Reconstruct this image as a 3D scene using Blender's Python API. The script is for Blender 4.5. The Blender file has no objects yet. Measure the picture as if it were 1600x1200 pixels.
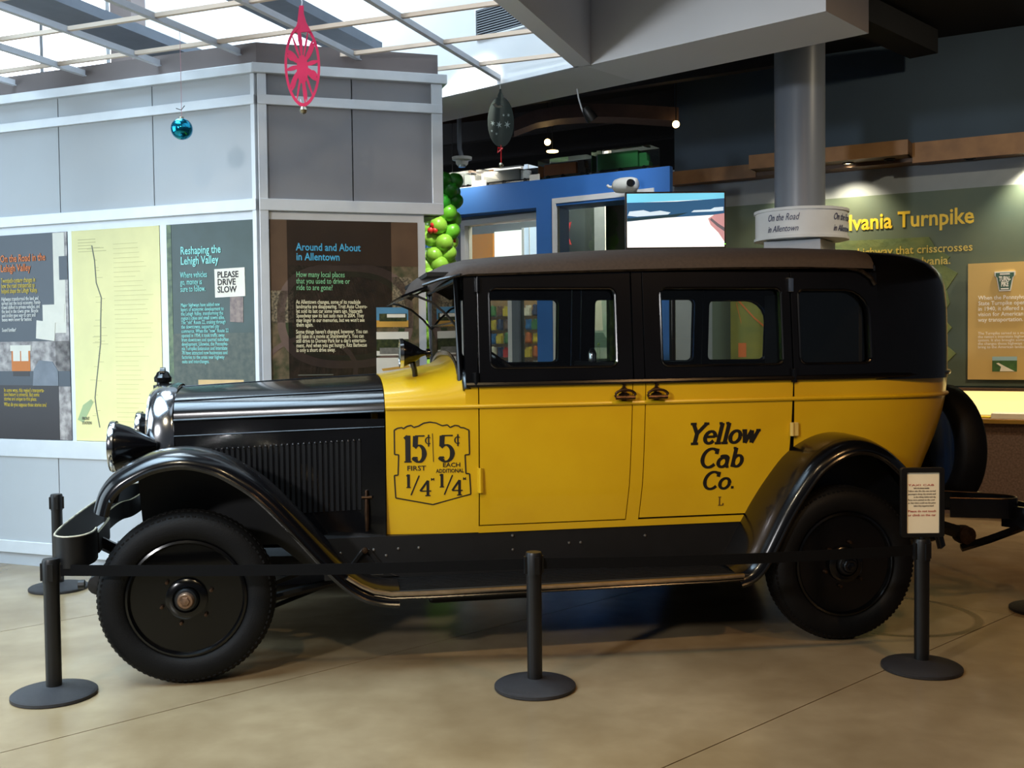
import bpy, math, random
import numpy as np
from mathutils import Matrix, Vector, Euler
from mathutils.geometry import tessellate_polygon
random.seed(7)
SC = bpy.context.scene
COL = SC.collection
R = math.radians

# ------------------------------------------------------------------ camera, world, lights, exposure
cam_d = bpy.data.cameras.new('camera')
cam = bpy.data.objects.new('camera', cam_d); COL.objects.link(cam)
cam_d.sensor_fit = 'HORIZONTAL'; cam_d.sensor_width = 36.0
cam_d.lens = 1660.0 / 1600.0 * 36.0
cam_d.clip_end = 100
PITCH = math.atan(60 / 1660.0); ROLL = 0.011
fw = Vector((0, math.cos(PITCH), -math.sin(PITCH)))
up0 = Vector((0, math.sin(PITCH), math.cos(PITCH))); r0 = Vector((1, 0, 0))
rt = r0 * math.cos(ROLL) - up0 * math.sin(ROLL); up = up0 * math.cos(ROLL) + r0 * math.sin(ROLL)
mw = Matrix((rt, up, -fw)).transposed().to_4x4(); mw.translation = (0, 0, 1.5)
cam.matrix_world = mw
SC.camera = cam
SC.view_settings.view_transform = 'Standard'
SC.view_settings.look = 'None'
SC.view_settings.exposure = 0.0
SC.view_settings.gamma = 1.0
SC.view_settings.use_curve_mapping = False
wd = bpy.data.worlds.new('world'); SC.world = wd; wd.use_nodes = True
wd.node_tree.nodes['Background'].inputs[0].default_value = (0.55, 0.62, 0.75, 1)
wd.node_tree.nodes['Background'].inputs[1].default_value = 0.09


def light(name, kind, loc, target, energy, color, size=None, size_y=None, angle=None, blend=0.5, radius=None, spread=None):
    d = bpy.data.lights.new(name, kind); d.energy = energy; d.color = color
    if kind == 'AREA':
        d.shape = 'RECTANGLE'; d.size = size; d.size_y = size_y or size
    if kind == 'SPOT':
        d.spot_size = R(angle); d.spot_blend = blend
    if radius is not None and kind != 'AREA':
        d.shadow_soft_size = radius
    if kind == 'AREA' and spread: d.spread = R(spread)
    o = bpy.data.objects.new(name, d); COL.objects.link(o)
    o.location = loc
    dv = Vector(target) - Vector(loc)
    o.rotation_euler = dv.to_track_quat('-Z', 'Y').to_euler()
    return o


DAY = (0.70, 0.87, 1.0); WARM = (1.0, 0.66, 0.32)
light('daylight_left', 'AREA', (-7.6, 4.2, 2.6), (-2.0, 5.6, 1.2), 255, DAY, 4.6, 4.2)
light('daylight_front', 'SPOT', (-4.4, -1.6, 3.8), (-1.0, 5.0, 0.95), 1300, (0.98, 0.98, 1.0), angle=42, blend=0.9, radius=0.22)
light('soffit_fill_light', 'SPOT', (-4.6, -2.0, 2.6), (0.9, 6.4, 4.3), 1100, (0.9, 0.95, 1.0), angle=34, blend=0.9, radius=0.25)  # added fill spot that brightens the soffit and upper column
light('daylight_skylight', 'AREA', (-4.0, 3.8, 5.6), (-3.3, 4.3, 0), 300, (0.58, 0.8, 1.0), 4.2, 3.6, spread=80)
for x, y, e, lc in ((-1.4, 1.5, 210, (1, .86, .6)), (0.8, 1.8, 110, (1, .74, .42)), (2.6, 2.2, 190, (1, .56, .23))):
    light('track_and_fill_lamp', 'SPOT', (x, y, 4.0), (x * 0.9 + 0.2, y + 2.9, 0.5), e, lc, angle=95, blend=0.8, radius=0.06)
light('track_and_fill_lamp', 'SPOT', (4.2, 5.8, 4.1), (3.7, 9.6, 1.9), 200, (1, .86, .62), angle=95, blend=0.9, radius=0.06)  # fill spot, added to lift the whole highway exhibit wall
light('track_and_fill_lamp', 'SPOT', (3.3, 5.6, 4.1), (4.3, 8.5, 0.2), 120, WARM, angle=70, blend=0.9, radius=0.06)  # extra fill, added to brighten the desk front
light('track_and_fill_lamp', 'SPOT', (1.0, 7.7, 4.0), (0.45, 9.3, 2.6), 125, (.9, .95, 1), angle=66, blend=0.9, radius=0.06)  # added fill for the right part of the blue shop wall
light('passage_fill_light', 'AREA', (-1.9, 8.7, 4.15), (-0.3, 9.8, 2.2), 15, DAY, 0.9, 0.9)  # made-up source in the passage, added to brighten the blue wall
light('well_skylight', 'AREA', (-2.4, 6.9, 5.8), (-1.6, 7.4, 3.0), 165, DAY, 2.4, 1.6)
light('well_skylight', 'AREA', (-3.6, 8.2, 5.9), (-3.4, 9.6, 4.0), 190, DAY, 2.0, 1.2)
light('balloon_fill_light', 'SPOT', (-0.2, 7.0, 3.9), (-0.6, 8.45, 1.9), 290, (1, 1, .92), angle=44, blend=0.6, radius=0.05)  # added fill with no fitting, brightens the balloon column
light('shop_lamp', 'AREA', (0.2, 10.6, 3.2), (-0.2, 11.2, 0), 75, (1, 0.86, 0.68), 2.4, 0.8)

# ------------------------------------------------------------------ materials
MATS = {}


def lin(c):
    return tuple(((v / 255) / 12.92 if v / 255 <= 0.04045 else (((v / 255) + 0.055) / 1.055) ** 2.4) for v in c)


def mat(name, rgb, rough=0.5, metal=0.0, spec=0.5, var=0.0, scale=8.0, rgb2=None, bump=0.0, emit=0.0, coat=0.0, bscale=None):
    if name in MATS: return MATS[name]
    m = bpy.data.materials.new(name); m.use_nodes = True
    nt = m.node_tree; b = nt.nodes['Principled BSDF']
    c = lin(rgb)
    b.inputs['Base Color'].default_value = (*c, 1)
    b.inputs['Roughness'].default_value = rough
    b.inputs['Metallic'].default_value = metal
    b.inputs['Specular IOR Level'].default_value = spec
    b.inputs['Coat Weight'].default_value = coat
    b.inputs['Coat Roughness'].default_value = 0.04
    if var > 0 or rgb2 or bump > 0:
        tc = nt.nodes.new('ShaderNodeTexCoord')
        nz = nt.nodes.new('ShaderNodeTexNoise'); nz.inputs['Scale'].default_value = scale; nz.inputs['Detail'].default_value = 6
        nt.links.new(tc.outputs['Object'], nz.inputs['Vector'])
        if var > 0 or rgb2:
            rp = nt.nodes.new('ShaderNodeValToRGB')
            c2 = lin(rgb2) if rgb2 else tuple(min(1, v * (1 + var)) for v in c)
            c1 = c if rgb2 else tuple(v * (1 - var) for v in c)
            rp.color_ramp.elements[0].color = (*c1, 1); rp.color_ramp.elements[0].position = 0.35
            rp.color_ramp.elements[1].color = (*c2, 1); rp.color_ramp.elements[1].position = 0.65
            nt.links.new(nz.outputs['Fac'], rp.inputs['Fac']); nt.links.new(rp.outputs['Color'], b.inputs['Base Color'])
        if bump > 0:
            n2 = nt.nodes.new('ShaderNodeTexNoise'); n2.inputs['Scale'].default_value = bscale or scale * 12
            nt.links.new(tc.outputs['Object'], n2.inputs['Vector'])
            bp = nt.nodes.new('ShaderNodeBump'); bp.inputs['Strength'].default_value = bump; bp.inputs['Distance'].default_value = 0.01
            nt.links.new(n2.outputs['Fac'], bp.inputs['Height']); nt.links.new(bp.outputs['Normal'], b.inputs['Normal'])
    if emit > 0:
        b.inputs['Emission Color'].default_value = (*c, 1); b.inputs['Emission Strength'].default_value = emit
    MATS[name] = m
    return m


def glass_mat(name, tint=(1, 1, 1), refl=1.45, rough=0.02):
    if name in MATS: return MATS[name]
    m = bpy.data.materials.new(name); m.use_nodes = True
    nt = m.node_tree; nt.nodes.clear()
    out = nt.nodes.new('ShaderNodeOutputMaterial'); mx = nt.nodes.new('ShaderNodeMixShader')
    t = nt.nodes.new('ShaderNodeBsdfTransparent'); g = nt.nodes.new('ShaderNodeBsdfGlossy'); fr = nt.nodes.new('ShaderNodeFresnel')
    t.inputs[0].default_value = (*tint, 1); g.inputs['Roughness'].default_value = rough; fr.inputs[0].default_value = refl
    nt.links.new(fr.outputs[0], mx.inputs[0]); nt.links.new(t.outputs[0], mx.inputs[1]); nt.links.new(g.outputs[0], mx.inputs[2])
    nt.links.new(mx.outputs[0], out.inputs[0])
    MATS[name] = m
    return m


def emit_mat(name, rgb, strength):
    return mat(name, rgb, emit=strength, spec=0.1)


BLACK = mat('black_enamel', (7, 7, 9), 0.2, spec=0.4, coat=0.15, var=0.25, scale=3)
BLACKM = mat('black_chassis_paint', (6, 6, 7), 0.45, var=0.3, scale=12)
RUBBER = mat('tyre_rubber', (5, 5, 6), 0.62, spec=0.2, var=0.25, scale=14, bump=0.15)
YELLOW = mat('yellow_enamel', (208, 168, 20), 0.3, coat=0.35, rgb2=(200, 158, 17), scale=2.2)
ROOFM = mat('roof_fabric', (60, 50, 44), 0.62, var=0.12, scale=60, bump=0.25)
CHROME = mat('nickel_plate', (190, 192, 196), 0.14, metal=1.0, var=0.05)
BRONZE = mat('dark_bronze', (66, 48, 34), 0.35, metal=0.8, var=0.3, scale=30)
RUST = mat('worn_nickel', (140, 112, 90), 0.4, metal=0.8, var=0.35, scale=40)
STRIP = mat('running_board_strip', (150, 140, 128), 0.3, metal=1.0, var=0.15, scale=20)
INK = mat('black_lettering', (18, 14, 8), 0.5)
CARGLASS = glass_mat('car_window_glass', (0.93, 0.95, 0.94))
SHOPGLASS = glass_mat('shop_window_glass', (0.8, 0.86, 0.84))
LENS = mat('headlight_lens', (150, 156, 150), 0.12, metal=0.6, var=0.1)
DARKIN = mat('dark_interior_trim', (12, 12, 14), 0.8, var=0.2)
SEAT = mat('dark_leather', (24, 20, 18), 0.5, var=0.25, scale=10)
CREAM = mat('cream_paint', (206, 178, 98), 0.45, var=0.1)
POST = mat('stanchion_black', (9, 9, 10), 0.42, var=0.25, scale=20)
BASEM = mat('stanchion_base_crackle', (30, 27, 29), 0.5, var=0.25, scale=60, bump=0.5)
BELT = mat('black_webbing', (3, 3, 4), 0.8, spec=0.15, var=0.2, scale=80)
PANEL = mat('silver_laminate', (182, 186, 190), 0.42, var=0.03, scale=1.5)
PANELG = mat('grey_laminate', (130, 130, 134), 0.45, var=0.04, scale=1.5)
ALU = mat('brushed_aluminium', (214, 218, 222), 0.35, metal=0.25, var=0.03)
CAPM = mat('grey_brown_capping', (116, 106, 104), 0.6, var=0.06, scale=3)
SLATE = mat('slate_blue_paint', (60, 76, 92), 0.85, var=0.06, scale=2)
PLASTER = mat('white_plaster', (206, 208, 210), 0.8, var=0.02, scale=1)
SOFFIT = mat('soffit_paint', (222, 223, 226), 0.8, var=0.02, scale=1)
DARKC = mat('dark_ceiling_paint', (6, 6, 10), 0.9, var=0.2)
BLUE = mat('blue_wall_paint', (54, 116, 194), 0.6, var=0.04, scale=2)
WOOD = mat('oak_veneer', (146, 108, 68), 0.5, rgb2=(124, 90, 56), scale=5)
WOODD = mat('dark_oak_veneer', (92, 66, 44), 0.5, rgb2=(76, 54, 36), scale=5)
WHITE = mat('white_paint', (226, 226, 224), 0.5, var=0.02)
CARPETB = mat('brown_carpet', (100, 82, 74), 0.95, var=0.25, scale=60)
GREENP = mat('green_exhibit_panel', (86, 98, 80), 0.6, rgb2=(66, 86, 80), scale=1.1)
TAN = mat('tan_sign_board', (200, 170, 104), 0.6, var=0.04, scale=2)

# ------------------------------------------------------------------ mesh helpers


class MB:
    def __init__(s): s.v = []; s.f = []; s.m = []; s.cm = 0

    def add(s, vs, fs):
        o = len(s.v); s.v += [tuple(p) for p in vs]; s.f += [tuple(i + o for i in f) for f in fs]; s.m += [s.cm] * len(fs)
        return s

    def box(s, x0, x1, y0, y1, z0, z1):
        vs = [(x, y, z) for z in (z0, z1) for y in (y0, y1) for x in (x0, x1)]
        return s.add(vs, [(0, 2, 3, 1), (4, 5, 7, 6), (0, 1, 5, 4), (2, 6, 7, 3), (0, 4, 6, 2), (1, 3, 7, 5)])

    def obox(s, c, size, rot=(0, 0, 0)):
        M = Euler(rot).to_matrix(); c = Vector(c)
        a, b, d = [k / 2 for k in size]
        vs = [c + M @ Vector((x, y, z)) for z in (-d, d) for y in (-b, b) for x in (-a, a)]
        return s.add(vs, [(0, 2, 3, 1), (4, 5, 7, 6), (0, 1, 5, 4), (2, 6, 7, 3), (0, 4, 6, 2), (1, 3, 7, 5)])

    def tube(s, pts, r, n=8, closed=False, flat=None, upv=None):
        pts = [Vector(p) for p in pts]; k = len(pts); vs = []; fs = []
        for i, p in enumerate(pts):
            if closed: t = pts[(i + 1) % k] - pts[i - 1]
            else: t = pts[min(i + 1, k - 1)] - pts[max(i - 1, 0)]
            t.normalize()
            u = Vector(upv) if upv else (Vector((0, 0, 1)) if abs(t.z) < 0.9 else Vector((1, 0, 0)))
            a = t.cross(u).normalized(); b = a.cross(t).normalized()
            rr = r[i] if isinstance(r, (list, tuple)) else r
            fa, fb = flat or (1, 1)
            for j in range(n):
                an = 2 * math.pi * j / n
                vs.append(p + a * (rr * fa * math.cos(an)) + b * (rr * fb * math.sin(an)))
        for i in range(k if closed else k - 1):
            i2 = (i + 1) % k
            for j in range(n):
                j2 = (j + 1) % n
                fs.append((i * n + j, i * n + j2, i2 * n + j2, i2 * n + j))
        if not closed:
            fs.append(tuple(range(n - 1, -1, -1))); fs.append(tuple((k - 1) * n + j for j in range(n)))
        return s.add(vs, fs)

    def lathe(s, prof, o=(0, 0, 0), axis='z', n=32, sgn=1, closed=False):
        vs = []; fs = []; k = len(prof)
        for (r, h) in prof:
            for j in range(n):
                a = 2 * math.pi * j / n; c, d = r * math.cos(a), r * math.sin(a); h2 = h * sgn
                p = {'z': (c, d, h2), 'y': (c, h2, d), 'x': (h2, c, d)}[axis]
                vs.append((p[0] + o[0], p[1] + o[1], p[2] + o[2]))
        rng = range(k) if closed else range(k - 1)
        for i in rng:
            for j in range(n):
                j2 = (j + 1) % n; i2 = (i + 1) % k
                fs.append((i * n + j, i * n + j2, i2 * n + j2, i2 * n + j))
        if not closed:
            if prof[0][0] > 1e-6: fs.append(tuple(range(n - 1, -1, -1)))
            if prof[-1][0] > 1e-6: fs.append(tuple((k - 1) * n + j for j in range(n)))
        return s.add(vs, fs)

    def grid(s, fn, us, vs_, wrap=False):
        vs = [fn(u, v) for u in us for v in vs_]; n = len(vs_); fs = []
        for i in range(len(us) - 1):
            for j in range(n - (0 if wrap else 1)):
                j2 = (j + 1) % n
                fs.append((i * n + j, i * n + j2, (i + 1) * n + j2, (i + 1) * n + j))
        return s.add(vs, fs)

    def slab(s, fn, us, vs_):          # fn(u, v, t) t = 0 front, 1 back
        n = len(vs_); m = len(us)
        vs = [fn(u, v, 0) for u in us for v in vs_] + [fn(u, v, 1) for u in us for v in vs_]
        N = n * m; fs = []
        for i in range(m - 1):
            for j in range(n - 1):
                q = (i * n + j, i * n + j + 1, (i + 1) * n + j + 1, (i + 1) * n + j)
                fs.append(q); fs.append(tuple(k + N for k in reversed(q)))
        for i in range(m - 1):
            for j in (0, n - 1):
                a, b = i * n + j, (i + 1) * n + j; fs.append((a, b, b + N, a + N))
        for j in range(n - 1):
            for i in (0, m - 1):
                a, b = i * n + j, i * n + j + 1; fs.append((a, b, b + N, a + N))
        return s.add(vs, fs)

    def plate(s, loops, fn, t0=0.0, t1=1.0):
        """outer loop then holes, 2D; fn(a, b, t) -> 3D"""
        tri = tessellate_polygon([[Vector((a, b, 0)) for a, b in lp] for lp in loops])
        flat = [p for lp in loops for p in lp]; N = len(flat)
        vs = [fn(a, b, t0) for a, b in flat] + [fn(a, b, t1) for a, b in flat]
        fs = [tuple(t) for t in tri] + [tuple(i + N for i in reversed(t)) for t in tri]
        o = 0
        for lp in loops:
            k = len(lp)
            for i in range(k):
                a, b = o + i, o + (i + 1) % k
                fs.append((a, b, b + N, a + N))
            o += k
        return s.add(vs, fs)

    def build(s, name, m, parent=None, smooth=False, label=None, kind=None, bevel=0.0, auto=None):
        me = bpy.data.meshes.new(name); me.from_pydata([tuple(p) for p in s.v], [], s.f)
        ms = m if isinstance(m, (list, tuple)) else [m]
        for q in ms: me.materials.append(q)
        if len(ms) > 1: me.polygons.foreach_set('material_index', s.m)
        import bmesh
        bm = bmesh.new(); bm.from_mesh(me)
        bmesh.ops.recalc_face_normals(bm, faces=bm.faces)
        bm.to_mesh(me); bm.free()
        o = bpy.data.objects.new(name, me); COL.objects.link(o)
        if smooth:
            me.polygons.foreach_set('use_smooth', [True] * len(me.polygons))
            if hasattr(me, 'set_sharp_from_angle'): me.set_sharp_from_angle(angle=R(auto or 40))
        if bevel:
            b = o.modifiers.new('bevel', 'BEVEL'); b.width = bevel; b.segments = 2; b.limit_method = 'ANGLE'; b.angle_limit = R(50)
        if parent: o.parent = parent
        if label: o['label'] = label
        if kind: o['kind'] = kind
        return o


def empty(name, loc=(0, 0, 0), rz=0.0, label=None, cat=None, group=None, kind=None, parent=None):
    o = bpy.data.objects.new(name, None); COL.objects.link(o)
    o.location = loc; o.rotation_euler = (0, 0, rz); o.empty_display_size = 0.1
    if label: o['label'] = label
    if cat: o['category'] = cat
    if group: o['group'] = group
    if kind: o['kind'] = kind
    if parent: o.parent = parent
    return o


def tag(o, label, cat, group=None):
    o['label'] = label; o['category'] = cat
    if group: o['group'] = group
    return o


def copy_tree(o, parent=None):
    c = o.copy(); COL.objects.link(c); c.parent = parent
    if parent: c.matrix_parent_inverse = o.matrix_parent_inverse.copy()
    for ch in list(o.children): copy_tree(ch, c)
    return c


TEXTS = []


def text(name, s, x, z, h, m, parent, y=-0.004, width=None, align='LEFT', shear=0.0, line=1.0, bold=0.0, thick=0.0008, rz=0.0, bend=None, label=None, conf=None):
    """h = size of the font; x, z = first baseline's start; width = width of the widest line"""
    cu = bpy.data.curves.new(name, 'FONT'); cu.body = s; cu.size = h; cu.align_x = align; cu.space_line = line
    cu.shear = shear; cu.offset = bold; cu.extrude = thick; cu.resolution_u = 2
    o = bpy.data.objects.new(name, cu); COL.objects.link(o)
    TEXTS.append((o, name, m, parent, x, y, z, width, rz, bend, label, conf))


def finish_texts():
    bpy.context.view_layer.update()
    dg = bpy.context.evaluated_depsgraph_get()
    for o, name, m, parent, x, y, z, width, rz, bend, label, conf in TEXTS:
        me = bpy.data.meshes.new_from_object(o.evaluated_get(dg))
        cu = o.data; bpy.data.objects.remove(o); bpy.data.curves.remove(cu)
        vs = [v.co.copy() for v in me.vertices]
        sx = 1.0
        if width:
            xs = [v.x for v in vs]; sx = width / (max(xs) - min(xs))
        for v, c in zip(me.vertices, vs):
            px, pz, pt = c.x * sx, c.y, -c.z
            if bend:
                a = bend[1] + px / bend[0]; rr = bend[0] - pt + 0.001
                v.co = (rr * math.sin(a), -rr * math.cos(a), z + pz)
            elif conf:
                v.co = (x + px, conf(x + px, z + pz) + pt - 0.0012, z + pz)
            else:
                v.co = (px, pt, pz)
        me.materials.clear(); me.materials.append(m)
        n = bpy.data.objects.new(name, me); COL.objects.link(n)
        n.parent = parent
        if not bend and not conf:
            n.location = (x, y, z)
            if rz: n.rotation_euler = (0, rz, 0)
        if label: n['label'] = label


def wpt(fr, x, y=0.0, z=0.0):
    (px, py), ang = fr; a = R(ang)
    return (px + x * math.cos(a) - y * math.sin(a), py + x * math.sin(a) + y * math.cos(a), z)


def wempty(fr, name, x, y, z, **k):
    return empty(name, wpt(fr, x, y, z), R(fr[1]), **k)


def rrect(x0, x1, z0, z1, r=0.03, rtr=None, n=5):
    out = []
    for (cx, cz, a0, q) in ((x0, z0, 180, r), (x1, z0, 270, r), (x1, z1, 0, rtr or r), (x0, z1, 90, r)):
        sx = 1 if cx == x0 else -1; sz = 1 if cz == z0 else -1
        for i in range(n + 1):
            a = R(a0 + 90 * i / n); out.append((cx + sx * q + q * math.cos(a), cz + sz * q + q * math.sin(a)))
    return out


XZ = lambda a, b, t: (a, t, b)


def boxobj(name, m, parent, x0, x1, y0, y1, z0, z1, bevel=0.0, label=None, kind=None):
    return MB().box(x0, x1, y0, y1, z0, z1).build(name, m, parent, bevel=bevel, label=label, kind=kind)


def flat(name, m, parent, pts, y0, y1, label=None):
    return MB().plate([pts], XZ, y0, y1).build(name, m, parent, label=label)


LF = ((-1.5625, 6.65), -22.0)      # left face of the exhibit pavilion
RF = ((-1.5625, 6.65), 17.0)       # its right face
BF = ((1.3323, 8.9), -32.0)        # blue shop wall
TF = ((4.3509, 9.5), -30.0)        # highway exhibit wall
CF = ((0.482, 6.947), -41.34)      # bulkhead face
# ------------------------------------------------------------------ floor


def floor_mat():
    m = mat('polished_concrete', (150, 140, 118), 0.34, var=0.1, scale=1.0)
    nt = m.node_tree; b = nt.nodes['Principled BSDF']; L = nt.links
    for n in list(nt.nodes):
        if n.type in ('TEX_NOISE', 'VALTORGB'): nt.nodes.remove(n)
    tc = [n for n in nt.nodes if n.type == 'TEX_COORD'][0]

    def noise(sc, det, w=0.0):
        n = nt.nodes.new('ShaderNodeTexNoise'); n.inputs['Scale'].default_value = sc; n.inputs['Detail'].default_value = det
        n.inputs['Distortion'].default_value = w
        L.new(tc.outputs['Object'], n.inputs['Vector']); return n

    def ramp(src, p0, c0, p1, c1):
        r = nt.nodes.new('ShaderNodeValToRGB'); r.color_ramp.elements[0].position = p0; r.color_ramp.elements[1].position = p1
        r.color_ramp.elements[0].color = (*lin(c0), 1); r.color_ramp.elements[1].color = (*lin(c1), 1)
        L.new(src, r.inputs['Fac']); return r
    n1 = noise(1.3, 6, 0.2); n2 = noise(5, 4, 0.2)
    r1 = ramp(n1.outputs['Fac'], 0.36, (130, 111, 83), 0.66, (153, 134, 104))
    r2 = ramp(n2.outputs['Fac'], 0.3, (228, 224, 218), 0.7, (255, 255, 255))
    mx = nt.nodes.new('ShaderNodeMixRGB'); mx.blend_type = 'MULTIPLY'; mx.inputs[0].default_value = 0.8
    L.new(r1.outputs[0], mx.inputs[1]); L.new(r2.outputs[0], mx.inputs[2])
    # old tyre scuff: an arc of a ring behind the rear wheel
    sub = nt.nodes.new('ShaderNodeVectorMath'); sub.operation = 'DISTANCE'; sub.inputs[1].default_value = (2.08, 5.78, 0)
    L.new(tc.outputs['Object'], sub.inputs[0])
    m1 = nt.nodes.new('ShaderNodeMath'); m1.operation = 'SUBTRACT'; m1.inputs[1].default_value = 0.43; L.new(sub.outputs['Value'], m1.inputs[0])
    m2 = nt.nodes.new('ShaderNodeMath'); m2.operation = 'ABSOLUTE'; L.new(m1.outputs[0], m2.inputs[0])
    r4 = ramp(m2.outputs[0], 0.012, (110, 84, 60), 0.03, (255, 255, 255))
    mx3 = nt.nodes.new('ShaderNodeMixRGB'); mx3.blend_type = 'MULTIPLY'; mx3.inputs[0].default_value = 0.85
    L.new(mx.outputs[0], mx3.inputs[1]); L.new(r4.outputs[0], mx3.inputs[2])
    L.new(mx3.outputs[0], b.inputs['Base Color'])
    b.inputs['Roughness'].default_value = 0.25
    return m


FLOORM = floor_mat()
fl = empty('floor', kind='structure')
boxobj('concrete_bed', mat('joint_filler', (60, 54, 46), 0.9, var=0.2), fl, -14, 16, -9, 20, -0.2, -0.012)
ca, sa = math.cos(R(43)), math.sin(R(43))
dcuts = [5.90 + 5.5 * k for k in range(-3, 4)]; ncuts = [4.18 + 1.82 * k for k in range(-5, 7)]
for i in range(len(dcuts) - 1):
    for j in range(len(ncuts) - 1):
        a0, a1, b0, b1 = dcuts[i] + .003, dcuts[i + 1] - .003, ncuts[j] + .003, ncuts[j + 1] - .003
        pts = [(a * ca - b * sa, a * sa + b * ca) for a, b in ((a0, b0), (a1, b0), (a1, b1), (a0, b1))]
        MB().plate([pts], lambda x, y, t: (x, y, t), -0.1, 0.0).build('concrete_slab', FLOORM, fl)

# ------------------------------------------------------------------ exhibit pavilion


def pavilion_face(name, fr, x0, x1, seams, lower_seams, pm, posts, sgn, xl):
    w = wempty(fr, name, 0, 0, 0, kind='structure')
    boxobj('backing', PLASTER, w, x0, xl, 0.03, 0.12, 0, 2.36)
    boxobj('backing', PLASTER, w, x0, x1, 0.03, 0.12, 2.36, 3.2)
    boxobj('toe_kick', pm, w, x0, xl, -0.005, 0.03, 0, 0.085)
    boxobj('baseboard_rail', ALU, w, x0, xl, -0.02, 0.03, 0.085, 0.17, bevel=0.003)
    boxobj('chair_rail', ALU, w, x0, xl, -0.02, 0.03, 0.763, 0.885, bevel=0.003)
    boxobj('header', ALU, w, x0, xl, 0.0, 0.03, 2.306, 2.36)
    boxobj('fascia_rail', ALU, w, x0, x1, -0.035, 0.03, 2.357, 2.43, bevel=0.003)
    boxobj('fascia_rail', ALU, w, x0, x1, -0.035, 0.03, 3.01, 3.07, bevel=0.003)
    boxobj('top_rail', ALU, w, x0 - (0 if sgn < 0 else .03), x1 + (.03 if sgn > 0 else 0), -0.05, 0.03, 3.2, 3.26, bevel=0.003)
    boxobj('capping', CAPM, w, x0, x1 - (.02 if sgn > 0 else 0), 0.0, 0.06, 3.26, 3.395)
    for (z0, z1, sm) in ((0.17, 0.763, lower_seams), (2.43, 3.01, seams), (3.07, 3.2, seams)):
        e = [x0] + sm + [xl if z1 < 1 else x1]
        for a, b in zip(e[:-1], e[1:]):
            boxobj('panel', pm, w, a + .004, b - .004, -0.012, 0.03, z0, z1)
    for a, b in posts:
        boxobj('post', ALU, w, a, b, -0.03, 0.03, 0.885 if b < 1 else 2.36, 3.2, bevel=0.003)
    return w


pavilion_face('wall_left', LF, -6.5, 0.0, [-4.9, -4.05, -3.2, -2.4, -1.594, -0.8], [-5.2, -4.0, -2.85, -1.67, -0.55], PANEL, [(-0.03, 0.0)], -1, 0.0)
for a, b in ((-2.86, -2.69), (-1.665, -1.508), (-0.765, -0.712)):
    pass
wl = bpy.data.objects['wall_left']
for a, b in ((-2.90, -2.72), (-1.543, -1.508), (-0.766, -0.712)):
    boxobj('poster_frame', ALU, wl, a, b, -0.008, 0.03, 0.885, 2.306)
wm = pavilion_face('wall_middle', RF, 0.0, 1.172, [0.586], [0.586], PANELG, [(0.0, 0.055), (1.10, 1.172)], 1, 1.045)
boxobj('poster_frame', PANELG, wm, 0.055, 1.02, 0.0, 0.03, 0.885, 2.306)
boxobj('poster_frame', ALU, wm, 1.0, 1.05, -0.01, 0.03, 0.885, 2.306)
wr = empty('trim_1', wpt(RF, 1.172, 0, 0), R(17 + 92), kind='structure')
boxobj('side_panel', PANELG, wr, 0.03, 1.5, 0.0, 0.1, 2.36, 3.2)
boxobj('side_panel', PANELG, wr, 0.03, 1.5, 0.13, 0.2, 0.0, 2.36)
boxobj('top_rail', ALU, wr, 0.03, 1.5, -0.03, 0.1, 3.2, 3.26)

# ---- posters on the pavilion
PGREY = mat('slate_print', (66, 74, 84), 0.35, var=0.06, scale=3)
PDARK = mat('dark_print', (38, 30, 32), 0.35, var=0.1, scale=3)
PGREEN = mat('slate_green_print', (62, 80, 78), 0.35, rgb2=(54, 70, 64), scale=4)
CREAMP = mat('cream_print', (240, 232, 164), 0.4, var=0.03, scale=6)
OFFW = mat('off_white_print', (232, 228, 214), 0.45, var=0.04, scale=9)
STREET = mat('street_photo_print', (196, 188, 184), 0.4, rgb2=(112, 104, 104), scale=16)
AERIAL = mat('aerial_photo_print', (62, 68, 42), 0.4, rgb2=(128, 108, 84), scale=15)
FIELD = mat('brown_field_print', (98, 74, 54), 0.4, rgb2=(84, 62, 46), scale=5)
TRACKG = mat('grass_print', (50, 62, 34), 0.45, var=0.2, scale=14)
TRACK = mat('track_print', (112, 92, 82), 0.45, var=0.1, scale=14)
LOTP = mat('car_park_print', (150, 136, 110), 0.45, rgb2=(56, 52, 40), scale=70)
SKYP = mat('sky_print', (84, 140, 176), 0.4, var=0.1, scale=8)
SANDP = mat('sand_print', (206, 158, 72), 0.4, var=0.08, scale=8)
TREEP = mat('tree_print', (34, 44, 26), 0.4, rgb2=(70, 76, 44), scale=50)
OVERLAY = mat('dark_overlay_print', (34, 27, 24), 0.32, rgb2=(48, 38, 31), scale=6)
OVERLAY.node_tree.nodes['Principled BSDF'].inputs['Alpha'].default_value = 0.62
ORANGE_T = mat('orange_lettering', (222, 122, 60), 0.5)
YEL_T = mat('yellow_lettering', (226, 196, 70), 0.5)
WHITE_T = mat('white_lettering', (240, 240, 236), 0.5)
TEAL_T = mat('aqua_lettering', (150, 226, 220), 0.5)
BLUE_T = mat('light_blue_lettering', (76, 176, 214), 0.5)
MINT_T = mat('mint_lettering', (136, 206, 150), 0.5)
CRM_T = mat('cream_lettering', (226, 218, 180), 0.5)
TRAMO = mat('orange_tram_print', (208, 118, 36), 0.45)
GREYT = mat('grey_line_print', (104, 106, 92), 0.5)


def board(fr, name, x0, x1, z0, z1, m, label, cat='poster', y=-0.012):
    e = wempty(fr, name, x0, y, z0, label=label, cat=cat)
    boxobj('backing_board', m, e, 0, x1 - x0, 0.0, 0.012 if y > -0.03 else 0.02, 0, z1 - z0)
    return e, (lambda px, pz: (px - x0, pz - z0))


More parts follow.
